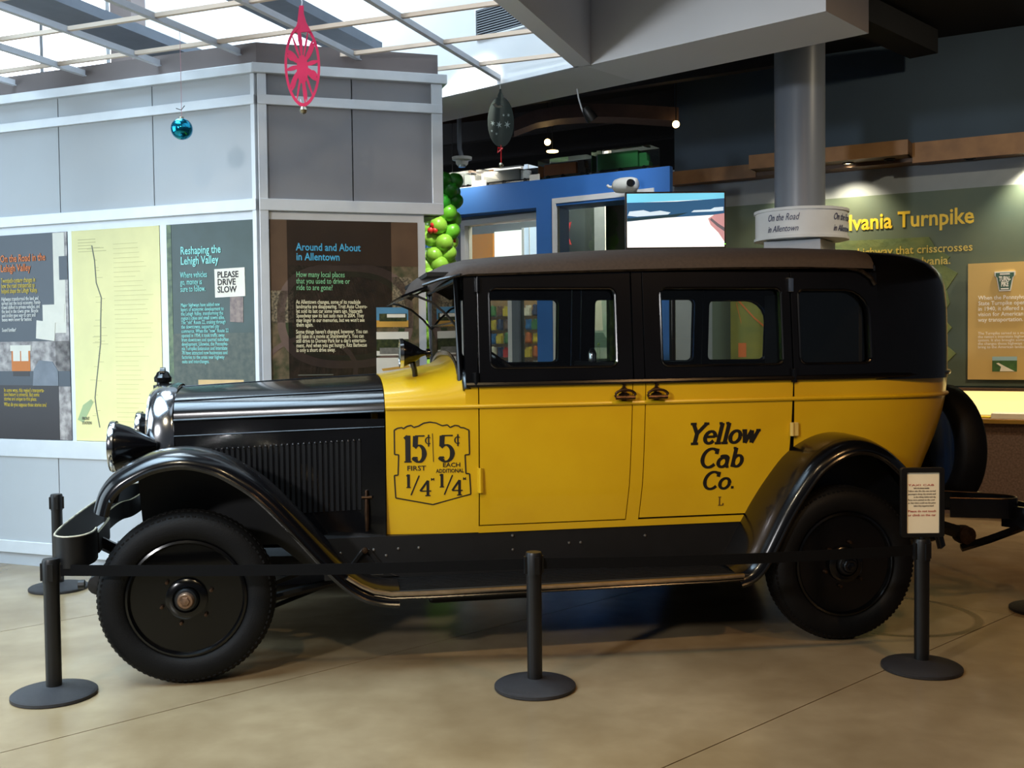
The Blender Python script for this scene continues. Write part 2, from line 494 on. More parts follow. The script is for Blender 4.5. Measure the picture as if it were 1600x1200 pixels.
def pic(e, off, name, m, x0, x1, z0, z1, y=-0.002, skew=0.0):
    (a, c), (b, d) = off(x0, z0), off(x1, z1)
    return flat(name, m, e, [(a, c), (b, c + skew), (b - skew * .5, d + skew), (a - skew * .5, d)], y, 0.0)


# 1: leftmost poster
e, of = board(LF, 'exhibit_poster', -2.72, -1.545, 0.888, 2.304, PGREY, 'leftmost slate poster with orange heading and an orange tram photo')
pic(e, of, 'street_photo', STREET, -1.671, -1.546, 0.889, 2.303, -0.001)
pic(e, of, 'sky_patch', OFFW, -1.671, -1.57, 1.62, 2.30, -0.0015)
pic(e, of, 'tree_photo', PGREY, -1.62, -1.548, 1.98, 2.14, -0.002)
pic(e, of, 'street_photo', STREET, -2.719, -1.546, 1.255, 1.565, -0.001)
pic(e, of, 'road_photo', PGREY, -2.2, -1.546, 1.255, 1.36, -0.0015)
pic(e, of, 'dark_caption', PDARK, -2.719, -1.65, 0.889, 1.262, -0.002)
pic(e, of, 'old_photograph', OFFW, -1.775, -1.582, 1.69, 1.815, -0.003)
pic(e, of, 'old_photograph', OFFW, -1.841, -1.674, 1.585, 1.71, -0.004, -0.02)
pic(e, of, 'tram_body', TRAMO, -2.07, -1.90, 1.36, 1.52, -0.003)
pic(e, of, 'tram_roof', OFFW, -2.08, -1.89, 1.50, 1.54, -0.004)
pic(e, of, 'tram_window', OFFW, -2.055, -1.99, 1.43, 1.50, -0.004)
pic(e, of, 'tram_window', OFFW, -1.98, -1.915, 1.43, 1.50, -0.004)
pic(e, of, 'tram_truck', PDARK, -2.06, -1.91, 1.325, 1.36, -0.003)
(cx, cz) = of(-1.77, 1.34)
flat('motor_car_photo', mat('grey_car_print', (120, 126, 136), 0.4, var=0.15), e, [(cx - .11, cz - .08), (cx + .12, cz - .08), (cx + .12, cz + .02), (cx + .07, cz + .085), (cx - .05, cz + .095), (cx - .1, cz + .03)], -0.004, 0)


def T(e, of, name, s, x, z, h, m, width=None, line=1.0, bold=0.0, y=-0.003, **k):
    a, c = of(x, z); text(name, s, a, c, h, m, e, y, width, line=line, bold=bold, **k)


T(e, of, 'heading_lettering', 'On the Road in the\nLehigh Valley', -2.150, 2.118, 0.072, ORANGE_T, 0.41, 0.92, 0.001, rz=-0.0)
T(e, of, 'subheading_lettering', 'Twentieth-century changes in\nhow the road transported us\nhelped shape the Lehigh Valley.', -2.148, 1.975, 0.048, YEL_T, 0.33, 0.75)
T(e, of, 'body_lettering', 'Highways transformed the land and\nspread out the local economy. Family\ntravel shifted to private vehicles, and\nthe land in the towns grew. Bicycle\nand trolley gave way to cars and\nbuses were never far behind.', -2.150, 1.85, 0.038, WHITE_T, 0.36, 0.75)
T(e, of, 'body_lettering', 'Sound familiar?', -2.152, 1.635, 0.038, WHITE_T, 0.13)
T(e, of, 'caption_lettering', 'In some ways, this region\u2019s transporta-\ntion history is universal. But some\nstories are unique to this place.', -2.150, 1.215, 0.04, YEL_T, 0.37, 0.75)
T(e, of, 'caption_lettering', 'What do you suppose those stories are?', -2.152, 1.115, 0.04, YEL_T, 0.39)

# 2: pale map poster
e, of = board(LF, 'map_poster', -1.506, -0.768, 0.888, 2.304, CREAMP, 'pale yellow strip map poster between the two slate posters')
path = [(-1.33, 2.20), (-1.31, 2.10), (-1.30, 1.95), (-1.26, 1.85), (-1.27, 1.70), (-1.275, 1.55), (-1.30, 1.40), (-1.32, 1.28), (-1.335, 1.18), (-1.325, 1.10), (-1.30, 0.98)]
mb = MB()
for (a, b) in zip(path[:-1], path[1:]):
    (x0, z0), (x1, z1) = of(*a), of(*b); mb.plate([[(x0 - .004, z0), (x0 + .004, z0), (x1 + .004, z1), (x1 - .004, z1)]], XZ, -0.0015, 0)
mb.build('route_line', GREYT, e)
mb = MB()
for i in range(34):
    z = random.uniform(1.0, 2.2); k = min(range(len(path)), key=lambda q: abs(path[q][1] - z)); x, zz = of(path[k][0], z)
    s_ = random.choice((-1, 1)); l_ = random.uniform(.015, .07)
    mb.box(min(x, x + s_ * l_), max(x, x + s_ * l_), -0.001, 0, zz, zz + .003)
for i in range(40):
    x, zz = of(-1.15, 2.2 - i * .031); mb.box(x, x + random.uniform(.18, .33), -0.001, 0, zz, zz + .002)
for i in range(5):
    x, zz = of(-1.45, 2.24 - i * .02); mb.box(x, x + random.uniform(.1, .24), -0.001, 0, zz, zz + .004)
mb.build('place_names', mat('pale_line_print', (204, 196, 136), 0.5), e)['kind'] = 'stuff'
x, z = of(-1.47, 1.03)
flat('river_print', mat('pale_green_print', (170, 190, 140), 0.5), e, [(x - .02, z), (x + .03, z - .02), (x + .12, z + .12), (x + .10, z + .14), (x + .03, z + .1)], -0.001, 0)
T(e, of, 'map_lettering', 'FRONT\nSTATION', -1.45, 1.03, 0.03, GREYT, 0.08)

# 3: dark slate green poster
e, of = board(LF, 'exhibit_poster', -0.710, -0.032, 0.888, 2.304, PGREEN, 'slate green poster with aqua heading above the hood beside the white corner post')
pic(e, of, 'leaf_strip', mat('leafy_print', (112, 132, 92), 0.4, rgb2=(70, 88, 70), scale=20), -0.709, -0.672, 0.889, 2.303)
pic(e, of, 'aerial_photo', mat('grey_aerial_print', (62, 72, 66), 0.4, rgb2=(86, 92, 80), scale=26), -0.672, -0.034, 0.889, 1.60)
pic(e, of, 'old_sign_photo', OFFW, -0.335, -0.105, 1.825, 2.005, -0.003, 0.004)
pic(e, of, 'small_photo', mat('mauve_photo_print', (112, 96, 96), 0.45, rgb2=(150, 134, 124), scale=30), -0.225, -0.125, 1.67, 1.83, -0.0025, -0.006)
pic(e, of, 'old_sign_photo', mat('buff_photo_print', (212, 178, 122), 0.45, var=0.1), -0.48, -0.13, 1.22, 1.303, -0.003)
T(e, of, 'heading_lettering', 'Reshaping the\nLehigh Valley', -0.60, 2.108, 0.072, TEAL_T, 0.312, 0.9, 0.001)
T(e, of, 'subheading_lettering', 'Where vehicles\ngo, money is\nsure to follow.', -0.605, 1.958, 0.056, TEAL_T, 0.21, 0.8)
T(e, of, 'body_lettering', 'Major highways have added new\nlayers of economic development to\nthe Lehigh Valley, transforming the\nregion\u2019s cities and small towns alike.\nThe \u201cold\u201d Route 22, snaking through\nthe downtowns, supported city\ncommerce. When the \u201cnew\u201d Route 22\nopened in 1954, it took traffic away\nfrom downtown and spurred suburban\ndevelopment. Likewise, the Pennsylva-\nnia Turnpike Extension and Interstate\n78 have attracted new businesses and\nfactories to the areas near highway\nexits and interchanges.', -0.605, 1.772, 0.034, TEAL_T, 0.368, 0.82)
T(e, of, 'old_sign_lettering', 'PLEASE\nDRIVE\nSLOW', -0.315, 1.95, 0.055, INK, 0.16, 0.85, y=-0.004, bold=0.001)

# 4: aerial poster on the middle face
e, of = board(RF, 'exhibit_poster', 0.06, 1.0, 0.888, 2.304, AERIAL, 'dark aerial photo poster of a speedway with blue heading')
pic(e, of, 'field_photo', FIELD, 0.061, 0.999, 2.02, 2.30)
pic(e, of, 'field_photo', FIELD, 0.061, 0.17, 1.86, 2.25, -0.0015)
pic(e, of, 'tree_belt_photo', TREEP, 0.061, 0.999, 2.19, 2.235, -0.0015, 0.02)
pic(e, of, 'car_park_photo', LOTP, 0.83, 0.96, 1.62, 1.95)
pic(e, of, 'car_park_photo', LOTP, 0.061, 0.2, 1.66, 1.86)


def ring(n, sx, sz, cx, cz, p=2.6):
    return [(cx + sx * math.copysign(abs(math.cos(a)) ** (2 / p), math.cos(a)), cz + sz * math.copysign(abs(math.sin(a)) ** (2 / p), math.sin(a))) for a in [2 * math.pi * i / n for i in range(n)]]


tc_ = of(0.53, 1.70)
MB().plate([ring(40, .435, .335, *tc_), ring(40, .385, .285, *tc_)], XZ, -0.002, 0).build('speedway_track', TRACK, e)
MB().plate([ring(40, .385, .285, *tc_), ring(40, .345, .25, *tc_)], XZ, -0.0018, 0).build('track_verge', TRACKG, e)
tc2 = of(0.30, 1.36)
MB().plate([ring(40, .30, .22, *tc2, 2), ring(40, .27, .19, *tc2, 2)], XZ, -0.0019, 0).build('road_photo', TRACK, e)
pic(e, of, 'dark_overlay', OVERLAY, 0.165, 0.825, 1.72, 2.303, -0.003)
pic(e, of, 'dark_overlay', OVERLAY, 0.165, 0.722, 0.889, 1.72, -0.003)
T(e, of, 'heading_lettering', 'Around and About\nin Allentown', 0.220, 2.113, 0.066, BLUE_T, 0.408, 0.92, 0.001, y=-0.0045)
T(e, of, 'subheading_lettering', 'How many local places\nthat you used to drive or\nride to are gone?', 0.218, 1.946, 0.05, MINT_T, 0.337, 0.82, y=-0.0045)
T(e, of, 'body_lettering', 'As Allentown changes, some of its roadside\nlandmarks are disappearing. Trojt Auto Chevro-\nlet sold its last car some years ago. Nazareth\nSpeedway saw its last auto race in 2004. They\nmay linger in our memories, but we won\u2019t see\nthem again.', 0.214, 1.778, 0.036, CRM_T, 0.45, 0.8, 0.0006, y=-0.0045)
T(e, of, 'body_lettering', 'Some things haven\u2019t changed, however. You can\nstill take in a movie at Shankweiler\u2019s. You can\nstill drive to Dorney Park for a day\u2019s entertain-\nment. And when you get hungry, Ritz Barbecue\nis only a short drive away.', 0.211, 1.590, 0.036, CRM_T, 0.452, 0.8, 0.0006, y=-0.0045)
pic(e, of, 'credit_line', GREYT, 0.22, 0.44, 1.325, 1.331, -0.0045)
pic(e, of, 'roadside_photo', SKYP, 0.722, 0.93, 1.628, 1.755, -0.004)
pic(e, of, 'roadside_photo', SANDP, 0.722, 0.93, 1.628, 1.672, -0.005)
pic(e, of, 'diner_photo', TREEP, 0.74, 0.92, 1.665, 1.715, -0.0055)
pic(e, of, 'diner_sign', OFFW, 0.79, 0.91, 1.69, 1.712, -0.006)
pic(e, of, 'old_car_photo', OFFW, 0.720, 0.93, 1.445, 1.597, -0.004)
pic(e, of, 'old_car_trees', TREEP, 0.720, 0.93, 1.475, 1.55, -0.005)
pic(e, of, 'old_car_body', mat('grey_print', (120, 118, 110), 0.5, var=0.2, scale=40), 0.74, 0.91, 1.455, 1.495, -0.0055)
pic(e, of, 'map_photo', OFFW, 0.718, 0.94, 1.22, 1.43, -0.004)
pic(e, of, 'yellow_road_print', SANDP, 0.76, 0.94, 1.345, 1.36, -0.005, 0.02)

# ------------------------------------------------------------------ skylight well, bulkhead, lattice
wf = wempty(CF, 'wall_far', 0, 0, 0, kind='structure')
boxobj('bulkhead', PLASTER, wf, -5.35, 0.02, 0.0, 0.57, 3.3, 6.2)
boxobj('bulkhead', PLASTER, wf, -13, -5.35, 0.0, 0.57, 3.3, 3.75)
boxobj('pilaster', CAPM, wf, -5.75, -5.35, -0.15, 0.3, 3.3, 6.2)
PANE = mat('daylight_pane', (226, 238, 255), 0.3, emit=7.0, spec=0.2)
win = wempty(CF, 'window_1', 0, 0, 0, kind='structure')
xs = [-12.9, -11.2, -9.5, -7.8, -6.3, -5.75]
for a, b in zip(xs[:-1], xs[1:]):
    boxobj('pane', PANE, win, a + .04, b - .04, 0.2, 0.22, 3.79, 6.0)
    boxobj('mullion', ALU, win, b - .05, b + .03, 0.12, 0.24, 3.75, 6.1)
boxobj('sill_rail', ALU, win, -12.9, -5.75, 0.1, 0.24, 3.75, 3.79)
cb = wempty(CF, 'trim_2', 0, 0, 0, kind='structure')
boxobj('soffit_box', SOFFIT, cb, 0.02, 1.662, 0.0, 0.57, 3.3, 5.2)
boxobj('edge_angle', ALU, cb, -1.35, -0.02, -0.03, 0.0, 3.3, 3.33)
ang_a = math.degrees(math.atan2(5.605 - 6.947, -0.011 - 0.482))
wa = empty('trim_3', (0.482, 6.947, 0), R(ang_a), kind='structure')
MB().box(0, 3.6, -0.06, 0.06, 3.3, 5.2).build('soffit_face', SOFFIT, wa)
LAT = mat('lattice_paint', (196, 198, 204), 0.5, var=0.04)
LATW = mat('lattice_rail_paint', (228, 208, 188), 0.5, var=0.04)
lat = empty('ceiling_lattice', (0, 0, 3.35), 0, label='open metal ceiling lattice under the bright skylight well', cat='lattice')
bd = Vector((0.366, 0.930, 0)); rd = Vector((0.930, -0.366, 0))
nC = Vector((math.sin(R(41.34)), math.cos(R(41.34)), 0)); dC = nC.dot(Vector((0.482, 6.947, 0)))
for k in range(8):
    q = -2.77 - .622 * k
    o_ = rd * q; tmax = (dC - 0.01 - nC.dot(o_)) / nC.dot(bd)
    tmax = min(tmax, 9.5)
    mb = MB(); c = o_ + bd * (1.5 + tmax) / 2; rz = math.atan2(bd.y, bd.x)
    mb.obox(c, (tmax - 1.5, 0.012, 0.036), (0, 0, rz)).obox(c + Vector((0, 0, -.02)), (tmax - 1.5, 0.032, 0.006), (0, 0, rz))
    mb.build('lattice_bar', LAT, lat)
for k in range(-6, 5):
    r_ = 5.40 + .555 * k
    o_ = bd * r_; q1 = min(-2.15, (dC - 0.02 - nC.dot(o_)) / nC.dot(rd)); q0 = -7.2
    if r_ > 6.6: q0 = -4.2
    c = o_ + rd * (q0 + q1) / 2
    MB().obox(c + Vector((0, 0, .004)), (q1 - q0, 0.026, 0.024), (0, 0, math.atan2(rd.y, rd.x))).build('lattice_rail', LATW, lat)
BEAM = mat('skylight_beam_paint', (112, 120, 132), 0.7, var=0.05)
for i, (p, q, w_) in enumerate((((-1.93, 6.0), (-0.95, 8.5), 0.34), ((-3.50, 5.6), (-2.37, 8.6), 0.36))):
    p, q = Vector((*p, 0)), Vector((*q, 0)); d_ = (q - p).normalized()
    tm = (dC - 0.03 - nC.dot(p)) / nC.dot(d_); q = p + d_ * min(tm, 6.0); c = (p + q) / 2
    o = MB().obox((c.x, c.y, 3.745), ((q - p).length - .34 * .9, w_, 0.07), (0, 0, math.atan2(d_.y, d_.x))).build('trim_%d' % (4 + i), BEAM, None, kind='structure')
lt = empty('air_vent', wpt(CF, -0.925, -0.001, 3.66), R(CF[1]), label='dark louvred air vent high on the pale bulkhead wall', cat='vent')
VENT = mat('vent_slat_paint', (150, 156, 164), 0.5, var=0.05)
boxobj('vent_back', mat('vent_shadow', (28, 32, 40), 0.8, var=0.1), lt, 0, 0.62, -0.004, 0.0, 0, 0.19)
for i in range(11):
    MB().obox((0.31, -0.012, 0.012 + i * .0172), (0.61, 0.012, 0.005), (R(35), 0, 0)).build('vent_slat', VENT, lt)
MB().plate([[(-.012, -.012), (.632, -.012), (.632, .202), (-.012, .202)], [(0, 0), (.62, 0), (.62, .19), (0, .19)]], XZ, -0.02, 0.0).build('vent_frame', ALU, lt)
boxobj('vent_divider', ALU, lt, 0.485, 0.497, -0.022, 0, 0, 0.19)

cl = empty('ceiling', kind='structure')
pts = [wpt(CF, -13, .57), wpt(CF, 1.67, .57), wpt(CF, 1.67, -5.0), (9, -3), (10, 16), (-6, 18)]
MB().plate([[p[:2] for p in pts]], lambda x, y, t: (x, y, t), 4.25, 4.35).build('ceiling_slab', DARKC, cl)
MB().obox((2.95, 8.7, 4.1), (2.0, .25, .2), (0, 0, R(46))).build('ceiling_beam', DARKC, cl)
# a few dark trusses over the shop
for yy in (9.6, 11.0, 12.6, 14.0):
    MB().obox((0.3, yy, 4.12), (5.5, .1, .26), (0, 0, R(-32))).build('ceiling_beam', mat('dark_steel', (26, 22, 22), 0.7, var=0.2), cl)
arc = [(0.05 + .23 * i, 10.9 - .06 * i, 3.68 + .10 * math.sin(math.pi * (i / 7.0) ** .7)) for i in range(8)]
MB().slab(lambda u, v, t: (arc[u][0], arc[u][1] + t * .3, arc[u][2] + v), list(range(8)), [0, .13]).build('curved_duct', mat('copper_duct', (62, 44, 38), 0.6, metal=0.2, var=0.2), cl, smooth=True)
MB().slab(lambda u, v, t: (-1.7 + u * .35, 10.2 - u * .05, 3.52 + .02 * u + v), list(range(6)), [0, .1]).build('curved_duct', mat('copper_duct', (110, 72, 52)), cl)

# ------------------------------------------------------------------ blue shop front
ws = wempty(BF, 'wall_shop', 0, 0, 0, kind='structure')
BLK = mat('shop_return_grey', (112, 120, 128), 0.7, var=0.04)
boxobj('blue_header', BLUE, ws, -3.2, -0.14, 0.0, 0.3, 2.735, 2.98)
boxobj('blue_pier', BLUE, ws, -1.295, -1.125, 0.0, 0.3, 0, 2.735)
boxobj('blue_pier', BLUE, ws, -0.14, 0.0, 0.0, 0.06, 0, 2.98)
boxobj('blue_pier', BLUE, ws, -2.62, -2.52, 0.0, 0.3, 0, 2.735)
boxobj('blue_pier', BLUE, ws, -3.2, -2.62, 0.0, 0.3, 0, 2.735)
boxobj('blue_apron', BLUE, ws, -1.125, -0.14, 0.0, 0.3, 0, 0.95)
boxobj('inner_return', DARKC, ws, -0.75, -0.72, 0.3, 1.2, 0, 2.98)
boxobj('grey_infill', BLK, ws, -2.52, -2.24, 0.2, 0.3, 0, 2.735)
boxobj('grey_infill', BLK, ws, -2.20, -1.295, 0.2, 0.3, 2.70, 2.735)
frames = wempty(BF, 'window_2', 0, 0, 0, kind='structure')
MB().plate([[(-2.24, 0), (-1.295, 0), (-1.295, 2.72), (-2.24, 2.70)], [(-2.195, 0.04), (-1.30, 0.04), (-1.30, 2.67), (-2.195, 2.65)]], XZ, 0.17, 0.3).build('window_frame', WHITE, frames)
boxobj('pane', SHOPGLASS, frames, -2.195, -1.30, 0.24, 0.246, 0.04, 2.65)
boxobj('window_stile', WHITE, frames, -1.735, -1.69, 0.2, 0.3, 0.04, 1.98)
boxobj('window_stile', BLK, frames, -1.69, -1.615, 0.2, 0.3, 0.04, 1.98)
frames = wempty(BF, 'window_3', 0, 0, 0, kind='structure')
MB().plate([[(-1.125, .95), (-.14, .95), (-.14, 2.81), (-1.125, 2.80)], [(-1.09, .99), (-.175, .99), (-.175, 2.76), (-1.09, 2.755)]], XZ, -0.012, 0.06).build('window_frame', WHITE, frames)
boxobj('pane', SHOPGLASS, frames, -1.09, -0.175, 0.02, 0.026, 0.99, 2.755)
# shop interior
SF = (wpt(BF, 0, 2.0)[:2], -32.0)
PEG = mat('pegboard', (176, 138, 92), 0.7, var=0.08, scale=6)
wb_ = wempty(SF, 'wall_back', 0, 0, 0, kind='structure')
boxobj('pegboard_panel', PEG, wb_, -3.9, -2.2, 0.0, 0.1, 0, 2.05)
boxobj('upper_panel', BLK, wb_, -3.9, -2.3, 0.02, 0.1, 2.05, 2.98)
boxobj('upper_panel', mat('dim_green_paint', (34, 46, 48), 0.7, var=0.1), wb_, -2.3, 0.0, 0.02, 0.1, 2.05, 2.98)
boxobj('side_panel', mat('dim_green_paint', (34, 46, 48), 0.7, var=0.1), wb_, -2.2, 0.0, 0.02, 0.1, 0, 2.05)
boxobj('pier_panel', BLK, wb_, -1.72, -1.60, -0.06, 0.02, 0, 2.98)
boxobj('curtain_panel', WHITE, wb_, -1.60, -1.55, -0.05, 0.02, 2.05, 2.98)
OR = mat('orange_board', (214, 140, 36), 0.6, var=0.04)
tag(boxobj('wall_board', OR, None, 0, .345, -0.03, 0, 0, .735), 'orange board on the shop wall left of the bright window', 'board').matrix_world = Matrix.Translation(wpt(SF, -3.39, 0.01, 2.05)) @ Matrix.Rotation(R(-32), 4, 'Z')
tag(boxobj('wall_board', OR, None, 0, .25, -0.03, 0, 0, .5), 'orange board low in the dark shop window by the screen', 'board').matrix_world = Matrix.Translation(wpt(SF, -1.54, 0.01, 2.06)) @ Matrix.Rotation(R(-32), 4, 'Z')
fw_ = wempty(SF, 'window_4', 0, 0, 0, kind='structure')
SPANE = mat('bright_shop_pane', (250, 250, 250), 0.3, emit=1.1, spec=0.2)
boxobj('pane', SPANE, fw_, -3.03, -2.66, -0.01, 0.015, 2.05, 2.80)
boxobj('pane', mat('bluish_shop_pane', (190, 208, 232), 0.3, emit=0.75, spec=0.2), fw_, -2.63, -2.44, -0.01, 0.015, 2.05, 2.82)
boxobj('window_bar', ALU, fw_, -2.66, -2.63, -0.02, 0.015, 2.05, 2.82)
boxobj('window_bar', ALU, fw_, -2.565, -2.555, -0.02, 0.015, 2.05, 2.82)
boxobj('pane', SHOPGLASS, fw_, -2.44, -2.40, -0.01, 0.0, 2.05, 2.82)
# merchandise on the pegboard
PK = [((206, 48, 34), 'red'), ((222, 196, 62), 'yellow'), ((232, 224, 206), 'cream'), ((74, 128, 72), 'green'), ((196, 104, 40), 'orange'), ((50, 62, 96), 'navy'), ((120, 84, 56), 'brown'), ((60, 120, 180), 'blue')]
rown = ['topmost', 'second', 'third', 'fourth', 'lowest']
shp = ['boxed toy', 'soft toy', 'toy car packet']
HOOK = mat('hook_wire', (160, 160, 160), 0.3, metal=1)
cnt = 0
for r_i in range(5):
    for c_i in range(8):
        z = 1.93 - r_i * .155; x = -3.12 + c_i * .094
        (rgb, cn) = PK[(c_i * 3 + r_i * 5 + (r_i * c_i) % 3) % 8]; sh = shp[(c_i + r_i * 2) % 3]
        colname = ['first', 'second', 'third', 'fourth', 'fifth', 'sixth', 'seventh', 'last'][c_i]
        t = wempty(SF, 'hanging_toy', x, 0, z, label='%s %s on the %s hook row, %s along the shop pegboard' % (cn, sh, rown[r_i], colname), cat='toy', group='toys on the shop pegboard')
        mb = MB(); mb.box(-.036, .036, -.06, -.052, -.1, .02)
        m_ = mat('toy_' + cn, rgb, 0.5, var=0.2, scale=30)
        if sh == 'soft toy':
            mb.lathe([(0, -.1), (.03, -.085), (.036, -.05), (.02, -.02), (.026, .005), (.016, .025), (0, .03)], (0, -.075, 0), 'z', 10); mb.build('toy_body', m_, t, smooth=True)
        elif sh == 'boxed toy':
            mb.box(-.034, .034, -.1, -.05, -.095, -.01); mb.build('toy_box', m_, t)
        else:
            mb.box(-.028, .028, -.085, -.05, -.085, -.05).box(-.018, .018, -.08, -.05, -.05, -.03); mb.build('backing_card', m_, t)
        boxobj('hook', HOOK, t, -.003, .003, -.075, 0.0, .012, .02)
# pale picture board seen through the cab
e = wempty(SF, 'picture_board', -1.85, -0.09, 1.35, label='pale green picture board of a car inside the shop', cat='picture')
boxobj('backing_board', mat('pale_green_print2', (164, 190, 176), 0.5, rgb2=(196, 206, 196), scale=5), e, 0, .36, 0, .03, 0, .72)
flat('car_silhouette', mat('grey_green_print', (104, 130, 122), 0.5), e, [(.02, .12), (.34, .12), (.34, .2), (.28, .22), (.24, .28), (.12, .28), (.08, .21), (.02, .2)], -0.002, 0)
flat('tower_print', OFFW, e, [(.14, .3), (.24, .3), (.22, .7), (.16, .7)], -0.002, 0)

# ------------------------------------------------------------------ highway exhibit wall
wt = wempty(TF, 'wall_right', 0, 0, 0, kind='structure')
boxobj('wall_slab', SLATE, wt, -3.06, 1.9, 0.0, 0.2, 0, 4.25)
boxobj('wall_return', SLATE, wt, -3.06, -2.9, 0.2, 3.5, 0, 4.25)
boxobj('upper_band', mat('pale_grey_band', (132, 140, 146), 0.8, var=0.03), wt, -3.06, 1.9, -0.012, 0.0, 2.868, 3.115)
boxobj('side_band', mat('pale_grey_band', (132, 140, 146)), wt, -3.06, -2.65, -0.012, 0.0, 0.0, 2.868)
VAL = empty('valance', wpt(TF, 0, 0, 0), R(TF[1]), label='stepped oak valance with small recessed spotlights above the green exhibit', cat='valance')
boxobj('valance_board', WOODD, VAL, -3.05, 1.9, -0.25, -0.001, 3.115, 3.17)
boxobj('valance_face', WOOD, VAL, -3.05, -2.125, -0.27, -0.25, 3.10, 3.23)
boxobj('valance_face', WOOD, VAL, -0.69, 1.9, -0.27, -0.25, 3.10, 3.28)
boxobj('valance_shelf', WOODD, VAL, -2.12, -0.69, -0.48, -0.25, 3.15, 3.17)
boxobj('valance_face', WOOD, VAL, -2.12, -0.69, -0.5, -0.48, 3.145, 3.275)
boxobj('valance_end', WOODD, VAL, -0.71, -0.69, -0.48, -0.25, 3.15, 3.275)
boxobj('valance_end', WOODD, VAL, -2.12, -2.10, -0.48, -0.25, 3.15, 3.275)
BULB = mat('lit_lamp', (255, 226, 170), 0.3, emit=14)
CAN = mat('spot_can', (30, 26, 24), 0.4, metal=0.5)
lit = {0: 1, 3: 1}
for i, x in enumerate((-1.247, -0.879, -0.225, 0.30, -1.75, 0.95)):
    y = -0.30 if -2.1 < x < -0.7 else -0.16
    zz = 3.15 if -2.1 < x < -0.7 else 3.115
    MB().lathe([(.035, 0), (.05, 0), (.05, -.012), (.035, -.012)], (x, y, zz), 'z', 16, closed=True).build('spot_rim', CAN, VAL)
    MB().lathe([(0, -.004), (.034, -.004), (.034, 0), (0, 0)], (x, y, zz), 'z', 14).build('spot_lens', BULB if i in (0, 3, 4, 5) else CAN, VAL)
    if i in (0, 3, 4, 5):
        p = wpt(TF, x, y, zz - .03); t_ = wpt(TF, x, -0.0, 2.3)
        light('valance_lamp', 'SPOT', p, t_, 55 if x < 0 else 120, (1, 0.84, 0.58), angle=104, blend=0.9, radius=0.03)
e, of = board(TF, 'highway_mural', -2.65, 1.3, 1.09, 2.868, GREENP, 'large green panel with yellow highway title and a relief map of a state', 'exhibit', y=-0.035)
pa = [of(*q) for q in [(-2.35, 2.40), (-1.40, 2.456), (-0.58, 2.45), (-0.52, 2.34), (-0.40, 2.26), (-0.46, 2.19), (-0.335, 2.11), (-0.43, 1.96), (-0.40, 1.84), (-0.47, 1.72), (-0.38, 1.62), (-0.47, 1.50), (-0.345, 1.385), (-0.43, 1.295), (-2.40, 1.24)]]
MB().plate([pa], XZ, -0.03, 0).build('relief_map', mat('pale_green_relief', (112, 124, 70), 0.7, rgb2=(88, 106, 66), scale=7, bump=0.6, bscale=16), e)
TY = mat('gold_lettering', (232, 196, 50), 0.5)
T(e, of, 'title_lettering', 'Pennsylvania Turnpike', -1.80, 2.556, 0.205, TY, 1.59, 1, 0.004, y=-0.004, thick=0.004)
T(e, of, 'subtitle_lettering', 'The superhighway that crisscrosses', -1.62, 2.306, 0.105, mat('pale_gold_lettering', (206, 182, 84), 0.5), 1.41, 1.02, 0.001, y=-0.034)
T(e, of, 'subtitle_lettering', 'Pennsylvania.', -0.93, 2.196, 0.105, mat('pale_gold_lettering', (206, 182, 84), 0.5), 0.53, 1.02, 0.001, y=-0.034)
e2, of2 = board(TF, 'map_board', -2.44, -1.95, 1.2, 2.1, mat('yellow_green_map_print', (132, 136, 60), 0.6, rgb2=(112, 124, 62), scale=6), 'yellow green route map board seen through the rear cab window', 'map', y=-0.09)
pic(e2, of2, 'map_legend', mat('orange_map_print', (200, 110, 50), 0.5), -2.36, -2.28, 1.36, 1.50, -0.003)
for a, b in (((-2.43, 2.0), (-2.2, 1.75)), ((-2.38, 1.9), (-2.33, 1.7)), ((-2.2, 1.75), (-2.05, 1.62))):
    (x0, z0), (x1, z1) = of2(*a), of2(*b)
    flat('route_line', mat('orange_map_print', (200, 110, 50)), e2, [(x0, z0 - .01), (x1, z1 - .01), (x1, z1 + .01), (x0, z0 + .01)], -0.002, 0)
e, of = board(TF, 'exhibit_sign', -0.245, 0.62, 1.15, 2.188, TAN, 'tan sign board with a keystone road badge and white text', 'sign', y=-0.075)
kx, kz = of(0.057, 2.022)
key = lambda s: [(kx + s * a, kz + s * b) for a, b in [(-.075, .075), (-.075, .045), (-.062, .03), (-.042, -.08), (.042, -.08), (.062, .03), (.075, .045), (.075, .075)]]
MB().plate([key(1.12)], XZ, -0.010, 0).build('badge_edge', WHITE, e)
MB().plate([key(0.98)], XZ, -0.013, -0.01).build('badge_face', mat('badge_green', (52, 92, 78), 0.5), e)
T(e, of, 'badge_lettering', 'TURN-\nPIKE', 0.057, 2.022, 0.058, WHITE_T, 0.095, 0.8, 0.002, y=-0.0145, align='CENTER')
MB().box(kx - .04, kx + .04, -0.015, -0.013, kz + .055, kz + .068).box(kx - .032, kx + .032, -0.015, -0.013, kz - .074, kz - .062).build('badge_bars', WHITE, e)
T(e, of, 'body_lettering', 'When the Pennsylvania\nState Turnpike opened\nin 1940, it offered a new\nvision for American high-\nway transportation.', -0.16, 1.862, 0.052, WHITE_T, 0.47, 0.94, 0.0006)
T(e, of, 'body_lettering', 'The Turnpike served as a model for\nthe nation\u2019s interstate highway\nsystem. It also brought some of\nthe changes those highways would\nbring to the American landscape.', -0.16, 1.552, 0.034, WHITE_T, 0.47, 0.9)
pic(e, of, 'landscape_photo', mat('green_hill_print', (70, 112, 58), 0.5, rgb2=(52, 88, 48), scale=18), -0.042, 0.158, 1.222, 1.355, -0.003)
